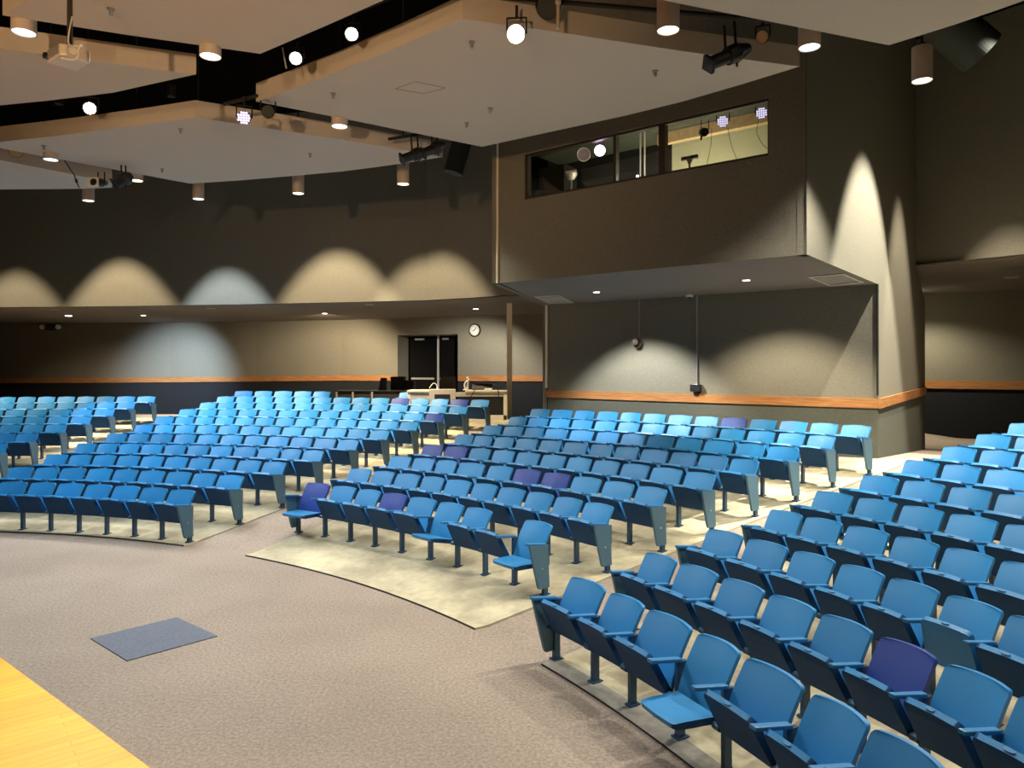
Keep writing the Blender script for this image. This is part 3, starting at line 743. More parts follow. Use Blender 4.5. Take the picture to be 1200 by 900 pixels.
# ------------------------------------------------------------------ things on the walls and soffits
def wallthing(name, label, cat, u, v, A, B, group=None):
    p = on_wall(u, v, A, B); x = Vector((B[0]-A[0], B[1]-A[1])).normalized(); rz = math.atan2(x.y, x.x)
    return thing(name, label, cat, p, rz, group)   # local X along the wall, local -Y toward the viewer
bkA, bkB = backp(540), backp(590)
t = wallthing('wall_clock', 'round white wall clock with a black rim right of the dark doors', 'clock', 557, 387, bkA, bkB)
r = 7.6/F*backp(557).y
bm = BM(); cyl(bm, (0, 0, 0), (0, -.06, 0), r, n=36); obj('rim', bm, M['blackgloss'], t)
bm = BM(); cyl(bm, (0, -.06, 0), (0, -.065, 0), r*.82, n=36); f_ = obj('dial', bm, M['white'], t)
bm = BM()
for k in range(12):
    a = k*PI/6; cyl(bm, (math.sin(a)*r*.62, -.067, math.cos(a)*r*.62), (math.sin(a)*r*.74, -.067, math.cos(a)*r*.74), .008, n=6)
obj('hour_marks', bm, M['black'], f_)
for nm, a, ln in (('hour_hand', math.radians(252), .4), ('minute_hand', math.radians(38), .58)):
    bm = BM(); cyl(bm, (-math.sin(a)*.03, -.07, -math.cos(a)*.03), (math.sin(a)*r*ln, -.07, math.cos(a)*r*ln), .009, n=6); obj(nm, bm, M['black'], t)
# emergency light
A0, B0 = backp(40), backp(90)
t = wallthing('emergency_light', 'emergency light with two white lamp heads high on the back wall at left', 'emergency light', 61.5, 383, A0, B0)
bm = BM(); box(bm, (-.22, -.16, -.16), (.22, -.06, .08)); obj('battery_box', bm, mat('em_box', (.03, .028, .024, 1), .6), t)
for s in (-1, 1):
    bm = BM(); cyl(bm, (s*.34, -.05, .0), (s*.34, -.17, -.02), .085, .1, n=16); cyl(bm, (s*.22, -.04, 0), (s*.34, -.06, 0), .02, n=8); obj('lamp_head', bm, M['white'], t)
# horn on conduit under the booth and black box on conduit
UB = (BL, BR)
t = wallthing('pendant_speaker', 'round brown speaker hanging on a thin conduit under the booth', 'speaker', 750, 401, *UB)
z0 = t.location.z
bm = BM(); cyl(bm, (-.02, -.08, 0), (.0, -.24, .01), .10, .07, n=20); cyl(bm, (.0, -.02, -.04), (-.01, -.10, -.02), .09, .11, n=20); obj('horn', bm, M['darkred'], t)
bm = BM(); cyl(bm, (-.01, -.235, .012), (-.01, -.25, .012), .03, n=12); obj('dome', bm, M['bolt'], t)
bm = BM(); cyl(bm, (0, -.03, .05), (0, -.03, ZB-z0), .014, n=8); obj('conduit', bm, M['grey'], t)
t = wallthing('outlet_box', 'black outlet box on a long conduit under the booth', 'outlet box', 817.5, 454.5, *UB)
z0 = t.location.z
bm = BM(); box(bm, (-.11, -.14, -.075), (.11, -.03, .075)); box(bm, (-.05, -.1, -.13), (.05, -.03, -.075)); obj('box', bm, M['blackgloss'], t, bev=.01)
bm = BM(); cyl(bm, (.0, -.03, .07), (0, -.03, ZB-z0), .02, n=8); obj('conduit', bm, M['grey'], t)
p = at_z(808, 345.5, ZB-.004)
t = thing('dome_camera', 'small white dome camera under the booth beside the long conduit', 'camera', p)
bm = BM(); cyl(bm, (0, 0, 0), (0, 0, -.05), .075, .07, n=20); obj('base', bm, M['white'], t)
bm = BM(); cyl(bm, (0, 0, -.05), (0, 0, -.08), .05, .03, n=20); obj('dome', bm, M['blackgloss'], t)
# air grilles under the booth
def grille(pts, lab):
    q = [at_z(u, v, ZB-.004) for u, v in pts]; c = sum(q, Vector())/4
    t = thing('ceiling_grille', lab, 'air grille', c, 0, 'air grilles under the booth')
    q = [p-c for p in q]
    bm = BM()
    for i in range(4):
        a, b = q[i], q[(i+1) % 4]; prism(bm, [(a.x, a.y), (b.x, b.y), (b.x*.86, b.y*.86), (a.x*.86, a.y*.86)], -.015, 0)
    obj('frame', bm, M['grille'], t)
    bm = BM()
    for k in range(9):
        f0 = .1+.8*(k+.5)/9
        a = q[0].lerp(q[3], f0)*.86; b = q[1].lerp(q[2], f0)*.86
        dd = (q[3]-q[0]).normalized()*.012
        prism(bm, [(a.x-dd.x, a.y-dd.y), (b.x-dd.x, b.y-dd.y), (b.x+dd.x, b.y+dd.y), (a.x+dd.x, a.y+dd.y)], -.012, -.004)
    obj('louvres', bm, M['grille'], t)
grille(((947, 324), (990, 320.5), (1013, 330.5), (972, 334.5)), 'pale square air grille under the right end of the booth')
grille(((626, 347), (656, 346), (673, 354.5), (644, 355)), 'pale square air grille under the left end of the booth')
# small bits on the booth front
p = on_wall(880, 190.5, FL, FR)
bm = BM(); poly(bm, [(-.04, -.02, 0), (.04, -.02, .01), (.02, -.03, -.03)]); poly(bm, [(-.04, -.005, 0), (.04, -.005, .01), (.02, -.005, -.03)])
cyl(bm, (-.04, -.01, .0), (.04, -.01, .005), .012, n=8)
o = obj('paper_scrap', bm, M['grey']); o.location = p+Vector((-.01, -.0, -.0)); tag(o, 'torn pale scrap under the right end of the booth window', 'paper scrap')

# ---- inside the booth, just behind the glass
def inb(u, v, back):
    x, y = fline(u); y0 = y
    # ray point lying 'back' metres behind the front plane
    s = 1+back/((Vector((x, y)).dot(fn)))
    return Vector((x*s, y*s, H-(v-V0)*(y*s)/F))
def reflected_led(u, v, lab, r, tgt=CAMT):  # reflection of a stage light in the glass, modelled as a solid fixture
    p = inb(u, v, .35); dirv = (Vector(tgt)-p).normalized()
    t = thing('led_spotlight', lab, 'stage light', p, 0, 'led spotlights behind the booth glass')
    bm = BM(); cyl(bm, dirv*.01, -dirv*.12, r*1.12, r*1.0, n=20); a = obj('housing', bm, M['blackgloss'], t)
    e = dirv.cross(Vector((0, 0, 1))).normalized(); f = e.cross(dirv); bm = BM()
    for i in range(-2, 3):
        for j in range(-2, 3):
            if i*i+j*j <= 6:
                c = e*(i*r*.4)+f*(j*r*.4); cyl(bm, c+dirv*.014, c+dirv*.008, r*.2, n=10)
    obj('led_cluster', bm, M['lens_led'], a)
    bm = BM()
    for s in (-1, 1): cyl(bm, e*s*r*1.2-dirv*.05, e*s*r*1.2-dirv*.05+Vector((0, 0, r*2.3)), .008, n=6)
    obj('yoke', bm, M['black'], t)
reflected_led(847, 142.5, 'reflection of a lit violet-white led spotlight, modelled behind the glass, left of the pair', .075)
reflected_led(892.5, 132.5, 'reflection of a lit violet-white led spotlight, modelled behind the glass at the right corner', .072)
p = inb(703, 176.5, .45); dirv = (Vector(CAMT)-p).normalized()
t = thing('led_spotlight', 'dazzling violet led spotlight behind the left booth glass', 'stage light', p, 0, 'led spotlights behind the booth glass')
bm = BM(); cyl(bm, dirv*.0, -dirv*.15, .10, .09, n=20); obj('housing', bm, M['blackgloss'], t)
bm = BM(); cyl(bm, dirv*.012, dirv*.004, .085, n=20); obj('lens', bm, M['lens_purple'], t)
spot('lamp', p+dirv*.03, p+dirv*.03+Vector((.3, -.5, -1)), 14, 150, .5, (.8, .5, 1), t)
p = inb(684, 181, .5); dirv = (Vector((-1, 0, 2.5))-p).normalized()
t = thing('round_fixture', 'unlit round fixture with a pale ring behind the left booth glass', 'stage light', p)
bm = BM(); cyl(bm, (0, 0, 0), -dirv*.16, .11, .10, n=24); obj('housing', bm, mat('vio_grey', (.20, .15, .18, 1), .5), t)
bm = BM(); e = dirv.cross(Vector((0, 0, 1))).normalized(); f = e.cross(dirv)
tube(bm, [e*math.cos(2*PI*k/24)*.108+f*math.sin(2*PI*k/24)*.108+dirv*.005 for k in range(25)], .009, 6); obj('ring', bm, M['silver'], t)
# hanging rail for the fixtures
bm = BM(); cyl(bm, inb(637, 178, .5), inb(717, 161, .5), .012, n=8)
tag(obj('hanging_rail', bm, M['grey']), 'thin pale rail behind the left booth glass above the violet spotlight', 'rail')
# dark cabinet, small device on a stand
a = inb(632, 190, .7); b = inb(661, 190, .7)
bm = BM(); slab(bm, a, b, 4.42, 6.35, .4); tag(obj('equipment_rack', bm, M['black']), 'tall black equipment rack behind the left booth glass', 'equipment rack')
p = inb(669.5, 207, .4)
t = thing('desk_lamp', 'small pale rounded lamp head on a stem behind the left booth glass', 'lamp', p)
bm = BM(); cyl(bm, (-.1, 0, .06), (.09, 0, .085), .035, n=14); cyl(bm, (0, 0, .04), (0, 0, -.05), .105, .05, n=20); obj('shade', bm, M['silver'], t)
bm = BM(); cyl(bm, (0, 0, -.04), (0, 0, -.25), .012, n=8); obj('stem', bm, M['grey'], t)
p = inb(824.5, 155.5, .4)
t = thing('stage_spotlight', 'small black spotlight hanging behind the right booth glass', 'stage light', p, 0, 'stage lights on the ceiling pipes')
bm = BM(); cyl(bm, (.0, -.06, -.01), (.02, .1, .04), .062, .068, n=18); cyl(bm, (-.03, 0, -.05), (-.04, 0, -.11), .014, n=8); obj('housing', bm, M['blackgloss'], t)
bm = BM()
for s in (-.03, .08): cyl(bm, (s, .02, .05), (s, .02, .2), .006, n=6)
obj('yoke', bm, M['black'], t)
p = inb(808, 185, .3)
t = thing('motion_sensor_bar', 'dark grey bar-shaped sensor camera on a small stand behind the booth glass', 'sensor', p, math.atan2(fv.y, fv.x))
bm = BM(); box(bm, (-.13, -.025, -.028), (.13, .03, .03)); obj('bar', bm, mat('sensor_grey', (.12, .09, .07, 1), .5), t, bev=.008)
bm = BM()
for k in (-.06, .055): cyl(bm, (k, -.025, 0), (k, -.032, 0), .022, n=12)
obj('eyes', bm, M['black'], t)
bm = BM(); cyl(bm, (0, 0, -.028), (0, 0, -.10), .045, .015, n=12); cyl(bm, (0, 0, -.1), (0, 0, -.2), .015, n=10); obj('stand', bm, M['black'], t)
for pts, lab in (([(889, 140), (887, 155), (893, 168), (899, 174)], 'thin cable hanging from the reflected right corner led spotlight'),
                 ([(834, 150), (833, 170), (828, 195)], 'thin cable hanging beside the small black booth spotlight'),
                 ([(853, 150), (857, 170), (864, 188)], 'thin cable hanging under the reflected middle led spotlight')):
    bm = BM(); tube(bm, smooth_path([inb(u, v, .3) for u, v in pts]), .004, 5); tag(obj('thin_cable', bm, M['black']), lab, 'cable')
bm = BM()
for ua in (750.5, 755.5): cyl(bm, inb(ua, 120, .8), inb(ua, 220, .8), .012, n=8)
tag(obj('door_jamb', bm, M['cream']), 'pale upright door jamb behind the middle booth pane', 'door jamb', None)
for u, v, s, lab in ((722, 212, .022, 'tiny bright work lamp at the foot of the window mullion'), (747, 206.5, .022, 'tiny bright work lamp behind the middle booth pane')):
    p = inb(u, v, .2); bm = BM(); bmesh.ops.create_icosphere(bm, subdivisions=2, radius=s); o = obj('work_lamp', bm, M['lens_cool']); o.location = p; tag(o, lab, 'lamp')
    pl = bpy.data.lights.new('lamp', 'POINT'); pl.energy = 4; pl.color = (.8, .95, 1); lo_ = bpy.data.objects.new('lamp', pl); COL.objects.link(lo_); lo_.parent = o; lo_.location = (0, .06, .05)
pl = bpy.data.lights.new('booth_lamp', 'AREA'); pl.energy = 55; pl.size = .5; pl.color = (1, .93, .62)
o = bpy.data.objects.new('booth_lamp', pl); COL.objects.link(o); x, y = fpt(775, .9); o.location = (x, y, 4.8); o.rotation_euler = (math.radians(150), 0, math.radians(20))

# ------------------------------------------------------------------ sound desk at the back
yd = 19.7
def dk(u, v, dy=0): return at_y(u, v, yd+dy)
t = thing('sound_desk', 'pale sound desk with dark front panels beside the white post', 'desk', (dk(535, 480).x, yd, 1.29), 0)
def seg(name, u0, u1, ztop_, m, depth=.75, th=.05, zbot=None, y0=0):
    a = (u0-600)/F*yd-t.location.x; b = (u1-600)/F*yd-t.location.x
    bm = BM(); box(bm, (a, y0, (zbot if zbot is not None else ztop_-th)), (b, y0+depth, ztop_)); return obj(name, bm, m, t, bev=.006)
h_ = zz(457.5, yd)-1.29
seg('desk_top', 477, 516, h_, M['cream']); seg('desk_top', 545, 594, h_, M['cream'])
seg('apron', 480, 512, h_-.05, M['silver'], depth=.04, zbot=h_-.32, y0=.03); seg('apron', 531, 590, h_-.05, M['silver'], depth=.04, zbot=h_-.17, y0=.03)
seg('front_panel', 548, 590, h_-.17, M['black'], depth=.05, zbot=.18, y0=.04)
seg('front_panel', 480, 545, h_-.32, M['black'], depth=.05, zbot=.18, y0=.06)
seg('base_rail', 482, 594, .18, M['cream'], depth=.06, zbot=.0, y0=.02)
seg('leg', 590, 594.5, h_-.02, M['cream'], depth=.7, zbot=0, y0=.02); seg('leg', 477.5, 481, h_-.02, M['cream'], depth=.7, zbot=0, y0=.02)
# lectern-like rack standing on the desk
p = dk(518, 467, -.2)
t2 = thing('equipment_console', 'grey sloped console with a dark screen on the sound desk', 'console', (p.x, yd-.12, 1.29))
bm = BM(); hh = zz(455, yd)-1.29
prism(bm, [(-.36, 0), (.36, 0), (.28, .10), (-.28, .10)], 0, hh-.02); obj('cabinet', bm, M['silver'], t2, bev=.01)
bm = BM(); box(bm, (-.21, -.012, hh-.42), (.21, 0, hh-.16)); obj('screen', bm, M['black'], t2)
p = dk(565, 452, .3)
t3 = thing('mixing_console', 'audio mixing console on the right half of the sound desk', 'mixer', (p.x, yd+.25, 1.29+h_+.001))
bm = BM(); prism(bm, [(-.28, 0), (.28, 0), (.28, .4), (-.28, .4)], 0, .05); vs = list(bm.verts)
for v in vs:
    if v.co.z > .04 and v.co.y > .3: v.co.z += .12
obj('body', bm, mat('console_grey', (.07, .07, .065, 1), .6), t3)
bm = BM()
for i in range(12):
    for j in range(4):
        x = -.24+i*.043; y = .06+j*.08; z = .05+.12*y/.4; box(bm, (x-.008, y-.01, z), (x+.008, y+.01, z+.014))
kn = obj('knobs', bm, M['black'], t3); kn['kind'] = 'stuff'
t4 = thing('gooseneck_lamp', 'white curved gooseneck lamp standing on the sound desk', 'lamp', (dk(545, 450).x, yd+.2, 1.29+h_+.001))
bm = BM(); cyl(bm, (0, 0, 0), (0, 0, .03), .07, n=16); obj('base', bm, M['white'], t4)
bm = BM(); tube(bm, smooth_path([(0, 0, .03), (-.03, 0, .12), (.0, 0, .22), (.06, 0, .25), (.1, 0, .3)]), .022, 8); tube(bm, smooth_path([(.05, .05, 0), (.05, .03, .15), (.08, .02, .3), (.03, 0, .34)]), .03, 8); obj('gooseneck', bm, M['white'], t4)
for pts, lab in (([(512, 458, -.1), (512, 452, 0), (508, 449, 0), (503, 455, 0)], 'pale cable looping over the left of the sound desk'),
                 ([(557, 456, -.03), (553, 463, -.04), (548, 470, -.04), (546, 474, -.04)], 'dark cable hanging over the desk front below the gooseneck lamp'),
                 ([(575, 449, .1), (582, 453, -.02), (584, 460, -.04), (584, 466, -.04)], 'dark cable draped over the desk edge beside the post')):
    bm = BM(); tube(bm, smooth_path([at_y(u, v, yd+dy) for u, v, dy in pts]), .012, 6); tag(obj('loose_cable', bm, M['cream'] if 'pale' in lab else M['black']), lab, 'cable')
bm = BM(); box(bm, (-.11, -.06, 0), (.11, .06, .05)); o = obj('remote_unit', bm, M['white'], bev=.015); o.location = (dk(572, 455).x, yd+.12, 1.29+h_+.001); tag(o, 'small white box at the right end of the sound desk', 'box')
# dark low partition / table left of the desk and the black clutter behind it
yt = 20.9
t5 = thing('black_table', 'long black table behind the last row left of the sound desk', 'table', at_y(436, 470, yt)*1.0)
t5.location.z = 1.29
zt_ = zz(457.6, yt)-1.29; xa = (393-436)/F*yt; xb = (482-436)/F*yt
bm = BM(); box(bm, (xa, 0, zt_-.035), (xb, .5, zt_)); obj('table_top', bm, M['blackgloss'], t5)
bm = BM(); box(bm, (xa+.02, .03, .0), (xb-.02, .06, zt_-.035)); obj('modesty_panel', bm, M['black'], t5)
for uu in (394.5, 413.5, 436):
    x = (uu-436)/F*yt; bm = BM(); box(bm, (x-.025, -.01, 0), (x+.025, .03, zt_-.04)); obj('leg', bm, M['grey'], t5)
t6 = thing('office_chair', 'black office chair back showing above the black table', 'chair', at_y(448, 470, 21.6)*1.0); t6.location.z = 1.29
zc_ = zz(442, 21.6)-1.29
bm = BM()
for i in range(8):
    pass
prism(bm, [(-.14, 0), (.12, -.02), (.12, .05), (-.14, .06)], zc_-.45, zc_-.02)
for v in bm.verts:
    if v.co.z > zc_-.1: v.co.x = v.co.x*.75+.05
obj('backrest', bm, M['blackgloss'], t6, bev=.03)
bm = BM(); box(bm, (-.2, -.3, .42), (.2, .1, .5)); obj('seat', bm, M['blackgloss'], t6, bev=.03)
bm = BM(); cyl(bm, (0, -.1, .08), (0, -.1, .42), .03, n=10)
for k in range(5):
    a = k*2*PI/5; cyl(bm, (0, -.1, .08), (.26*math.cos(a), -.1+.26*math.sin(a), .05), .02, n=8)
obj('swivel_base', bm, M['blackgloss'], t6)
for u0, u1, v0, lab in ((457.5, 473, 441.5, 'left black equipment case behind the black table'), (473.5, 484, 446, 'right black equipment case beside the doors')):
    a = at_y(u0, v0, 22.0); b = at_y(u1, v0, 22.0)
    bm = BM(); box(bm, (a.x, 22.0, 1.15), (b.x, 22.5, a.z)); tag(obj('equipment_case', bm, M['black'], bev=.02), lab, 'equipment case')
bm = BM(); a = at_y(516, 441, 21.5); b = at_y(534, 441, 21.5); box(bm, (a.x, 21.5, 1.15), (b.x, 21.6, a.z))
tag(obj('flat_case', bm, mat('case_brown', (.03, .025, .02, 1), .6), bev=.02), 'dark flat case standing before the right door leaf', 'equipment case')

# ------------------------------------------------------------------ chairs
def backrest_mesh(m):
    bm = BM(); W = .2375; z0 = .30; zt = .777; rc = .034; nx = 10
    zs = [z0, z0+.02, .40, .50, .60, .68, zt-rc, zt-rc*.6, zt-rc*.3, zt-rc*.08, zt]
    def yy(z): k = (z-z0)/(zt-z0); return -.03+.215*k+.03*math.sin(k*PI)*-1
    F_, B_ = [], []
    for z in zs:
        w = W
        if z > zt-rc: w = W-rc+math.sqrt(max(0, rc*rc-(z-(zt-rc))**2))
        if z < z0+.015: w = W-.02
        ra, rb = [], []
        for i in range(nx+1):
            s = -1+2*i/nx; k = (z-z0)/(zt-z0)
            curve = -.035*s*s
            top = .006*(1-s*s)*max(0, k)**6
            ra.append(bm.verts.new((w*s, yy(z)+curve, z+top))); rb.append(bm.verts.new((w*s, yy(z)+curve+.034, z+top-.004)))
        F_.append(ra); B_.append(rb)
    n = len(zs)
    for j in range(n-1):
        for i in range(nx):
            bm.faces.new((F_[j][i], F_[j][i+1], F_[j+1][i+1], F_[j+1][i])); bm.faces.new((B_[j][i], B_[j+1][i], B_[j+1][i+1], B_[j][i+1]))
        bm.faces.new((F_[j][0], F_[j+1][0], B_[j+1][0], B_[j][0])); bm.faces.new((F_[j][nx], B_[j][nx], B_[j+1][nx], F_[j+1][nx]))
    for i in range(nx):
        bm.faces.new((F_[0][i], B_[0][i], B_[0][i+1], F_[0][i+1])); bm.faces.new((F_[-1][i], F_[-1][i+1], B_[-1][i+1], B_[-1][i]))
    bmesh.ops.recalc_face_normals(bm, faces=bm.faces)
    me = bpy.data.meshes.new('backrest'); bm.to_mesh(me); bm.free(); me.materials.append(m)
    for p in me.polygons: p.use_smooth = True
    me.set_sharp_from_angle(angle=math.radians(35)) if hasattr(me, 'set_sharp_from_angle') else None
    return me
def seat_mesh(mt, mb):
    """hinge at the origin, seat lies along -Y"""
    bm = BM(); W = .218; D = .335; nx = 8; ys = [.02, -.02, -.08, -.16, -.24, -.29, -.315, -.33, -.335]
    T_, U_2 = [], []
    for y in ys:
        w = W
        w = W+.012*(y+.335)/.355*2
        if y < -.305: w -= .03-math.sqrt(max(0, .03**2-(-.305-y)**2))
        ra, rb = [], []
        for i in range(nx+1):
            s = -1+2*i/nx
            dish = -.012*(1-s*s)*math.sin(min(1, (.02-y)/.3)*PI)
            fr = .0 if y > -.26 else -.010*((-.26-y)/.075)**1.5
            ff = -.008*(1-s*s)*((.02-y)/.355)**3
            ra.append(bm.verts.new((w*s, y+ff, .03+dish+fr))); rb.append(bm.verts.new((w*s*.97, (y if y > -.3 else -.3+(y+.3)*.7)+ff, -.024+(.008 if y < -.3 else 0))))
        T_.append(ra); U_2.append(rb)
    n = len(ys)
    for j in range(n-1):
        for i in range(nx):
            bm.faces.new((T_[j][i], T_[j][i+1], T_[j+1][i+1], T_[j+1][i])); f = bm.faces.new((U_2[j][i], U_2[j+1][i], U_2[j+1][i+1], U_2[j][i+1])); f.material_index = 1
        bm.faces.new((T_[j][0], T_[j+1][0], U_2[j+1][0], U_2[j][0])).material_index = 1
        bm.faces.new((T_[j][nx], U_2[j][nx], U_2[j+1][nx], T_[j+1][nx])).material_index = 1
    for i in range(nx):
        bm.faces.new((T_[0][i], U_2[0][i], U_2[0][i+1], T_[0][i+1])).material_index = 1
        bm.faces.new((T_[-1][i], T_[-1][i+1], U_2[-1][i+1], U_2[-1][i]))
    bmesh.ops.recalc_face_normals(bm, faces=bm.faces)
    me = bpy.data.meshes.new('seat'); bm.to_mesh(me); bm.free(); me.materials.append(mt); me.materials.append(mb)
    for p in me.polygons: p.use_smooth = True
    if hasattr(me, 'set_sharp_from_angle'): me.set_sharp_from_angle(angle=math.radians(32))
    return me
def to_mesh(name, bm, mats):
    bmesh.ops.recalc_face_normals(bm, faces=bm.faces)
    me = bpy.data.meshes.new(name); bm.to_mesh(me); bm.free()
    for m in mats: me.materials.append(m)
    return me
def bev_box(bm, a, b, w=.006):
    n0 = len(bm.faces); box(bm, a, b)
    bm.faces.ensure_lookup_table(); fs = bm.faces[n0:]
    es = list({e for f in fs for e in f.edges}); bmesh.ops.bevel(bm, geom=es, offset=w, segments=2, affect='EDGES', profile=.6)
ME = {}
ME['back_blue'] = backrest_mesh(M['seat_blue']); ME['back_violet'] = backrest_mesh(M['seat_violet'])
ME['seat'] = seat_mesh(M['seat_blue'], M['seat_shaded']); ME['seat_bright'] = seat_mesh(M['seat_blue'], M['seat_blue'])
bm = BM(); n = 16   # oval number plate at the front lip (under side of the lip)
vs = [bm.verts.new((.034*math.cos(2*PI*i/n), 0, .013*math.sin(2*PI*i/n))) for i in range(n)]; ws = [bm.verts.new((v.co.x, -.007, v.co.z)) for v in vs]
bm.faces.new(vs); bm.faces.new(ws)
for i in range(n): bm.faces.new((vs[i], vs[(i+1) % n], ws[(i+1) % n], ws[i]))
ME['plate'] = to_mesh('number_plate', bm, [M['plate']])
bm = BM(); bev_box(bm, (-.028, -.285, .572), (.028, .005, .600), .008)
for v in bm.verts: v.co.z += -v.co.y*.14
ME['arm'] = to_mesh('armrest', bm, [M['arm_blue']])
bm = BM(); box(bm, (-.016, -.035, .34), (.016, .06, .574)); box(bm, (-.022, -.03, .02), (.022, .032, .36)); box(bm, (-.04, -.05, .0), (.04, .06, .016))
cyl(bm, (-.035, -.075, .325), (.035, -.075, .325), .026, n=12); cyl(bm, (-.02, .02, .42), (.02, .02, .42), .02, n=10)
ME['post'] = to_mesh('support_post', bm, [M['steel_blue']])
bm = BM(); cyl(bm, (-.042, -.075, .325), (.042, -.075, .325), .011, n=10); ME['bolt'] = to_mesh('hinge_bolt', bm, [M['bolt']])
def panel(s):
    bm = BM(); pts = [(-.262, .610), (.02, .573), (.045, .09), (-.115, .09), (-.135, .13)]; x0, x1 = .002*s, .036*s
    a = [bm.verts.new((x0, y, z)) for y, z in pts]; b = [bm.verts.new((x1, y, z)) for y, z in pts]
    bm.faces.new(a); bm.faces.new(b)
    for i in range(len(pts)): bm.faces.new((a[i], a[(i+1) % 5], b[(i+1) % 5], b[i]))
    return to_mesh('end_panel', bm, [M['end_paint']])
ME['panel_r'] = panel(1); ME['panel_l'] = panel(-1)

PW = .56
def new(name, me, parent, loc=(0, 0, 0), rx=0):
    o = bpy.data.objects.new(name, me); COL.objects.link(o); o.parent = parent; o.location = loc; o.rotation_euler = (rx, 0, 0); return o
def make_chair(parts, label, violet=False, seat='up', left_end=False, right_end=False, no_back=False, right_post=True):
    t = thing('auditorium_chair', label, 'chair')
    if not no_back: new('backrest', ME['back_violet' if violet else 'back_blue'], t)
    ang = {'up': math.radians(-61), 'down': math.radians(-2), 'half': math.radians(-12), 'steep': math.radians(-74)}[seat]
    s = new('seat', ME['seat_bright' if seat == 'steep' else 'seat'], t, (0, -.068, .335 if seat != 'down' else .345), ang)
    if parts: new('number_plate', ME['plate'], s, (0, -.339, .004))
    posts = ([(-PW/2, -1)] if left_end else [])+([(PW/2, 1)] if right_post else [])
    for x, sg in posts:
        new('armrest', ME['arm'], t, (x, 0, 0)); q = new('support_post', ME['post'], t, (x, 0, 0))
        if parts: new('hinge_bolt', ME['bolt'], q)
    if left_end: new('end_panel', ME['panel_l'], t, (-PW/2, 0, 0))
    if right_end: new('end_panel', ME['panel_r'], t, (PW/2, 0, 0))
    return t
proto = {}
def kids(o): return o['_k'] if '_k' in o else list(o.children)
def place(th, row, width, key, label, group):
    """copy of the prototype for this kind of chair, with copies of its parts"""
    if key not in proto:
        t = make_chair(*key_args[key]); proto[key] = t; first = True
        kidmap[key] = [(c, list(c.children)) for c in t.children]
    else:
        src = proto[key]; t = src.copy(); COL.objects.link(t)
        for c, gs in kidmap[key]:
            cc = c.copy(); COL.objects.link(cc); cc.parent = t
            for g in gs:
                gg = g.copy(); COL.objects.link(gg); gg.parent = cc
    r = RR[row-1]-BO
    # the row radius of the back tops is used for the measured angles
    t.location = pol(r, th, cone(r)+.022); t.rotation_euler = (0, 0, -math.radians(th)); t.scale = (width/PW, 1, 1)
    t['label'] = label; t['category'] = 'chair'; t['group'] = group
    return t
kidmap = {}; key_args = {}
def th_of(u, row):
    r = RR[row-1]; a = (u-600)/F
    A = a*a+1; B = -2*(a*CX+CY); C_ = CX*CX+CY*CY-r*r
    y = (-B+math.sqrt(B*B-4*A*C_))/2/A; x = a*y
    return math.degrees(math.atan2(x-CX, y-CY))
ORD = ['', 'first', 'second', 'third', 'fourth', 'fifth', 'sixth', 'seventh', 'eighth', 'ninth', 'tenth', 'eleventh', 'twelfth', 'thirteenth', 'fourteenth', 'fifteenth']
LEFT = {1: ([-30, 2.5, 39, 71.7, 105, 137.5, 170, 202.5], 230), 2: ([13.3, 45, 75, 106.7, 137.5, 167.5, 199.5, 230, 259.5], 287.5),
 3: ([56, 85, 113, 141.5, 169.5, 197.5, 226, 253, 282.5, 311.7], 336.7), 4: ([92, 117.5, 143, 169, 196.5, 223.5, 250.5, 278, 306, 333.5, 358.5], 380.5),
 5: ([127.5, 153.5, 180, 207.5, 235, 262, 290, 317, 344, 371.7, 399], 421.7), 6: ([160.4, 184, 208, 233.5, 259, 285, 310, 334, 360, 385, 411, 436.5], 457.5),
 7: ([184, 208, 231.7, 255, 278.5, 302, 326, 349, 374, 398, 422.5, 447.5, 471.5], 491.2), 8: ([212, 235, 258, 282, 305.5, 329, 353, 378, 402, 426, 450, 476, 501], 521),
 9: ([236, 257.5, 279, 301.7, 325, 347.5, 370, 392.5, 415, 437.5, 459, 482.5, 505, 528.5], 549), 10: ([256, 278.5, 301.5, 324, 346.7, 369.5, 392.5, 415, 437.5, 460.5, 484, 507.5, 530, 553.5], 574.7),
 11: ([276.7, 300, 323, 346.5, 369], 388)}
MID = {2: ([361.7, 393, 423, 452, 484, 518, 550, 583, 618], 648.3), 3: ([412.5, 440.8, 467.7, 498.5, 526.7, 558.3, 589, 622, 655, 689], 720),
 4: ([460, 487.7, 515, 541, 576, 607, 640.5, 675, 711.7, 750.5], 783), 5: ([498.5, 525, 554, 581, 609, 638.5, 669, 699, 732.5, 767.5, 807], 840),
 6: ([536.7, 558.5, 582.5, 608, 636, 664, 695, 724.5, 755, 790, 823, 860], 890), 7: ([569, 593, 618, 642, 671, 702, 731.5, 762, 796, 829, 866.7, 903.5], 937.5),
 8: ([599, 622, 647, 673, 700, 727.5, 755, 785, 815, 847, 879.5, 915, 950], 979.5), 9: ([624, 649, 676, 702.5, 730, 757, 786, 817, 848, 882, 917, 953, 989], 1021.7)}
RIGHT = {1: ([672.5, 719, 764, 822.5, 879, 957.5, 1028, 1128], None), 2: ([760, 801, 851.7, 906.7, 968, 1036, 1113, 1199], None), 3: ([832.5, 880, 934, 989.5, 1047, 1114, 1187], None),
 4: ([905, 947.5, 996.7, 1053, 1112, 1177.5], None), 5: ([959, 1009, 1061, 1117, 1181.7], None), 6: ([1013.5, 1062.5, 1117.5, 1173], None), 7: ([1062.5, 1109, 1159], None),
 8: ([1107.5, 1153, 1199], None), 9: ([1146.7, 1193.5], None), 10: ([1185], None)}
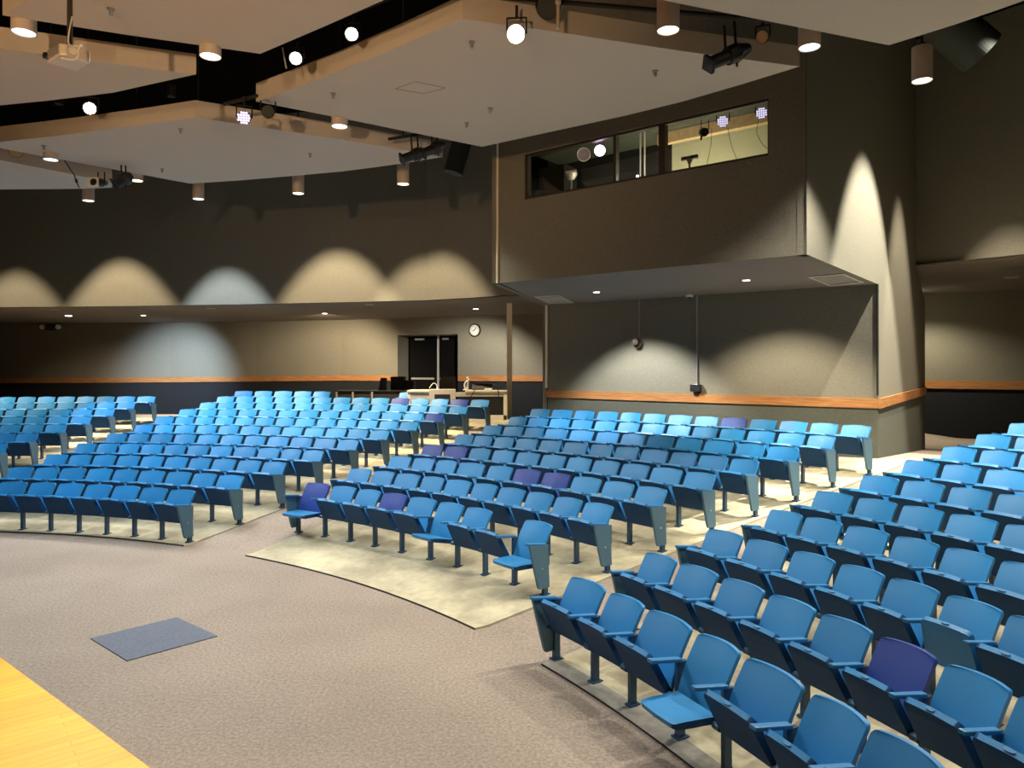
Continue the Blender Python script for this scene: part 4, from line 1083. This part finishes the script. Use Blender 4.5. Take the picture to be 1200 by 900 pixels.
FAR = {4: ([-18], 10), 5: ([-30, -3.5, 21.5], 45), 6: ([-24, 2.5, 29.5, 56], 79), 7: ([-22, 4.5, 32, 58.5, 85.5], 108), 8: ([-17.5, 8.5, 34, 60, 87, 113], 135),
 9: ([-26, -2.5, 21, 45, 69, 92.5, 115.5, 139.5], 159), 10: ([-24, -.5, 22.5, 46, 69, 92, 115, 138.5, 162.5], 183)}
VIOLET = {('M', 2, 0), ('M', 2, 3), ('M', 5, 0), ('M', 5, 1), ('M', 4, 5), ('M', 4, 6), ('L', 10, 9), ('L', 10, 12), ('L', 8, 12), ('R', 2, 5), ('M', 9, 8)}
SEATS = {('M', 2, 0): 'down', ('M', 2, 5): 'half', ('M', 2, 8): 'down', ('R', 1, 3): 'down', ('R', 3, 5): 'steep'}
NOBACK = {('M', 2, 7)}
SEC = {'L': ('left', 'right'), 'M': ('middle', 'left'), 'R': ('right', 'left'), 'F': ('far left', 'right')}
GAP = .085
for code, tabl in (('R', RIGHT), ('M', MID), ('L', LEFT), ('F', FAR)):
    sec, aisle = SEC[code]
    for row, (uls, uend) in tabl.items():
        r = RR[row-1]; ths = [th_of(u, row) for u in uls]
        n = len(uls)
        for i in range(n):
            if i < n-1: w = math.radians(ths[i+1]-ths[i])*r
            elif uend is not None: w = math.radians(th_of(uend, row)-ths[i])*r+GAP
            else: w = .56
            w = min(.64, max(.49, w))
            # centre: the left edge of the back lies at -.2375/.56 of the width
            tc_ = ths[i]+math.degrees(.2375/PW*w/r)
            idx = (i if aisle == 'left' else n-1-i)+1
            vio = (code, row, i) in VIOLET; st = SEATS.get((code, row, i), 'up'); nb = (code, row, i) in NOBACK
            le = i == 0 and code in 'MR' or (code == 'L' and i == 0 and row > 1) ; re = i == n-1 and code in 'MLF'
            near = code == 'R' and row <= 5 or code == 'M' and row <= 5 or code == 'L' and row <= 2
            key = (near, vio, st, le, re, nb)
            key_args[key] = (near, '', vio, st, le, re, nb)
            ro = ORD[row-1] if code == 'M' else ORD[row]
            look = 'violet-blue' if vio else 'blue'
            if nb: lab = 'blue folded seat missing its backrest, front row of the middle section'
            elif st in ('down', 'half'): lab = '%s auditorium chair with seat lowered, %s from %s aisle, front row, %s section' % (look, ORD[idx], aisle, sec)
            elif st == 'steep': lab = 'blue auditorium chair, seat tipped fully back, sixth from left aisle, third row, right section'
            else: lab = '%s auditorium chair, %s from the %s aisle, %s row of the %s section' % (look, ORD[idx], aisle, ro, sec)
            place(tc_, row, w, key, lab, 'auditorium chairs in the %s section' % sec)
# lone chair at the right end of the last row, its back showing left of the sound desk
th = th_of(470, 11); key = (False, False, 'up', False, False, False); key_args[key] = (False, '', False, 'up', False, False, False)
place(th+math.degrees(.2/21.9), 11, .5, key, 'lone blue auditorium chair in the last row beside the sound desk', 'auditorium chairs in the left section')

# ------------------------------------------------------------------ world, colour
w = bpy.data.worlds.new('world'); SC.world = w; w.use_nodes = True
w.node_tree.nodes['Background'].inputs[0].default_value = (1, .93, .82, 1); w.node_tree.nodes['Background'].inputs[1].default_value = .02
SC.view_settings.view_transform = 'Standard'; SC.view_settings.look = 'None'; SC.view_settings.gamma = 1; SC.view_settings.use_curve_mapping = False
SC.view_settings.exposure = 0.1
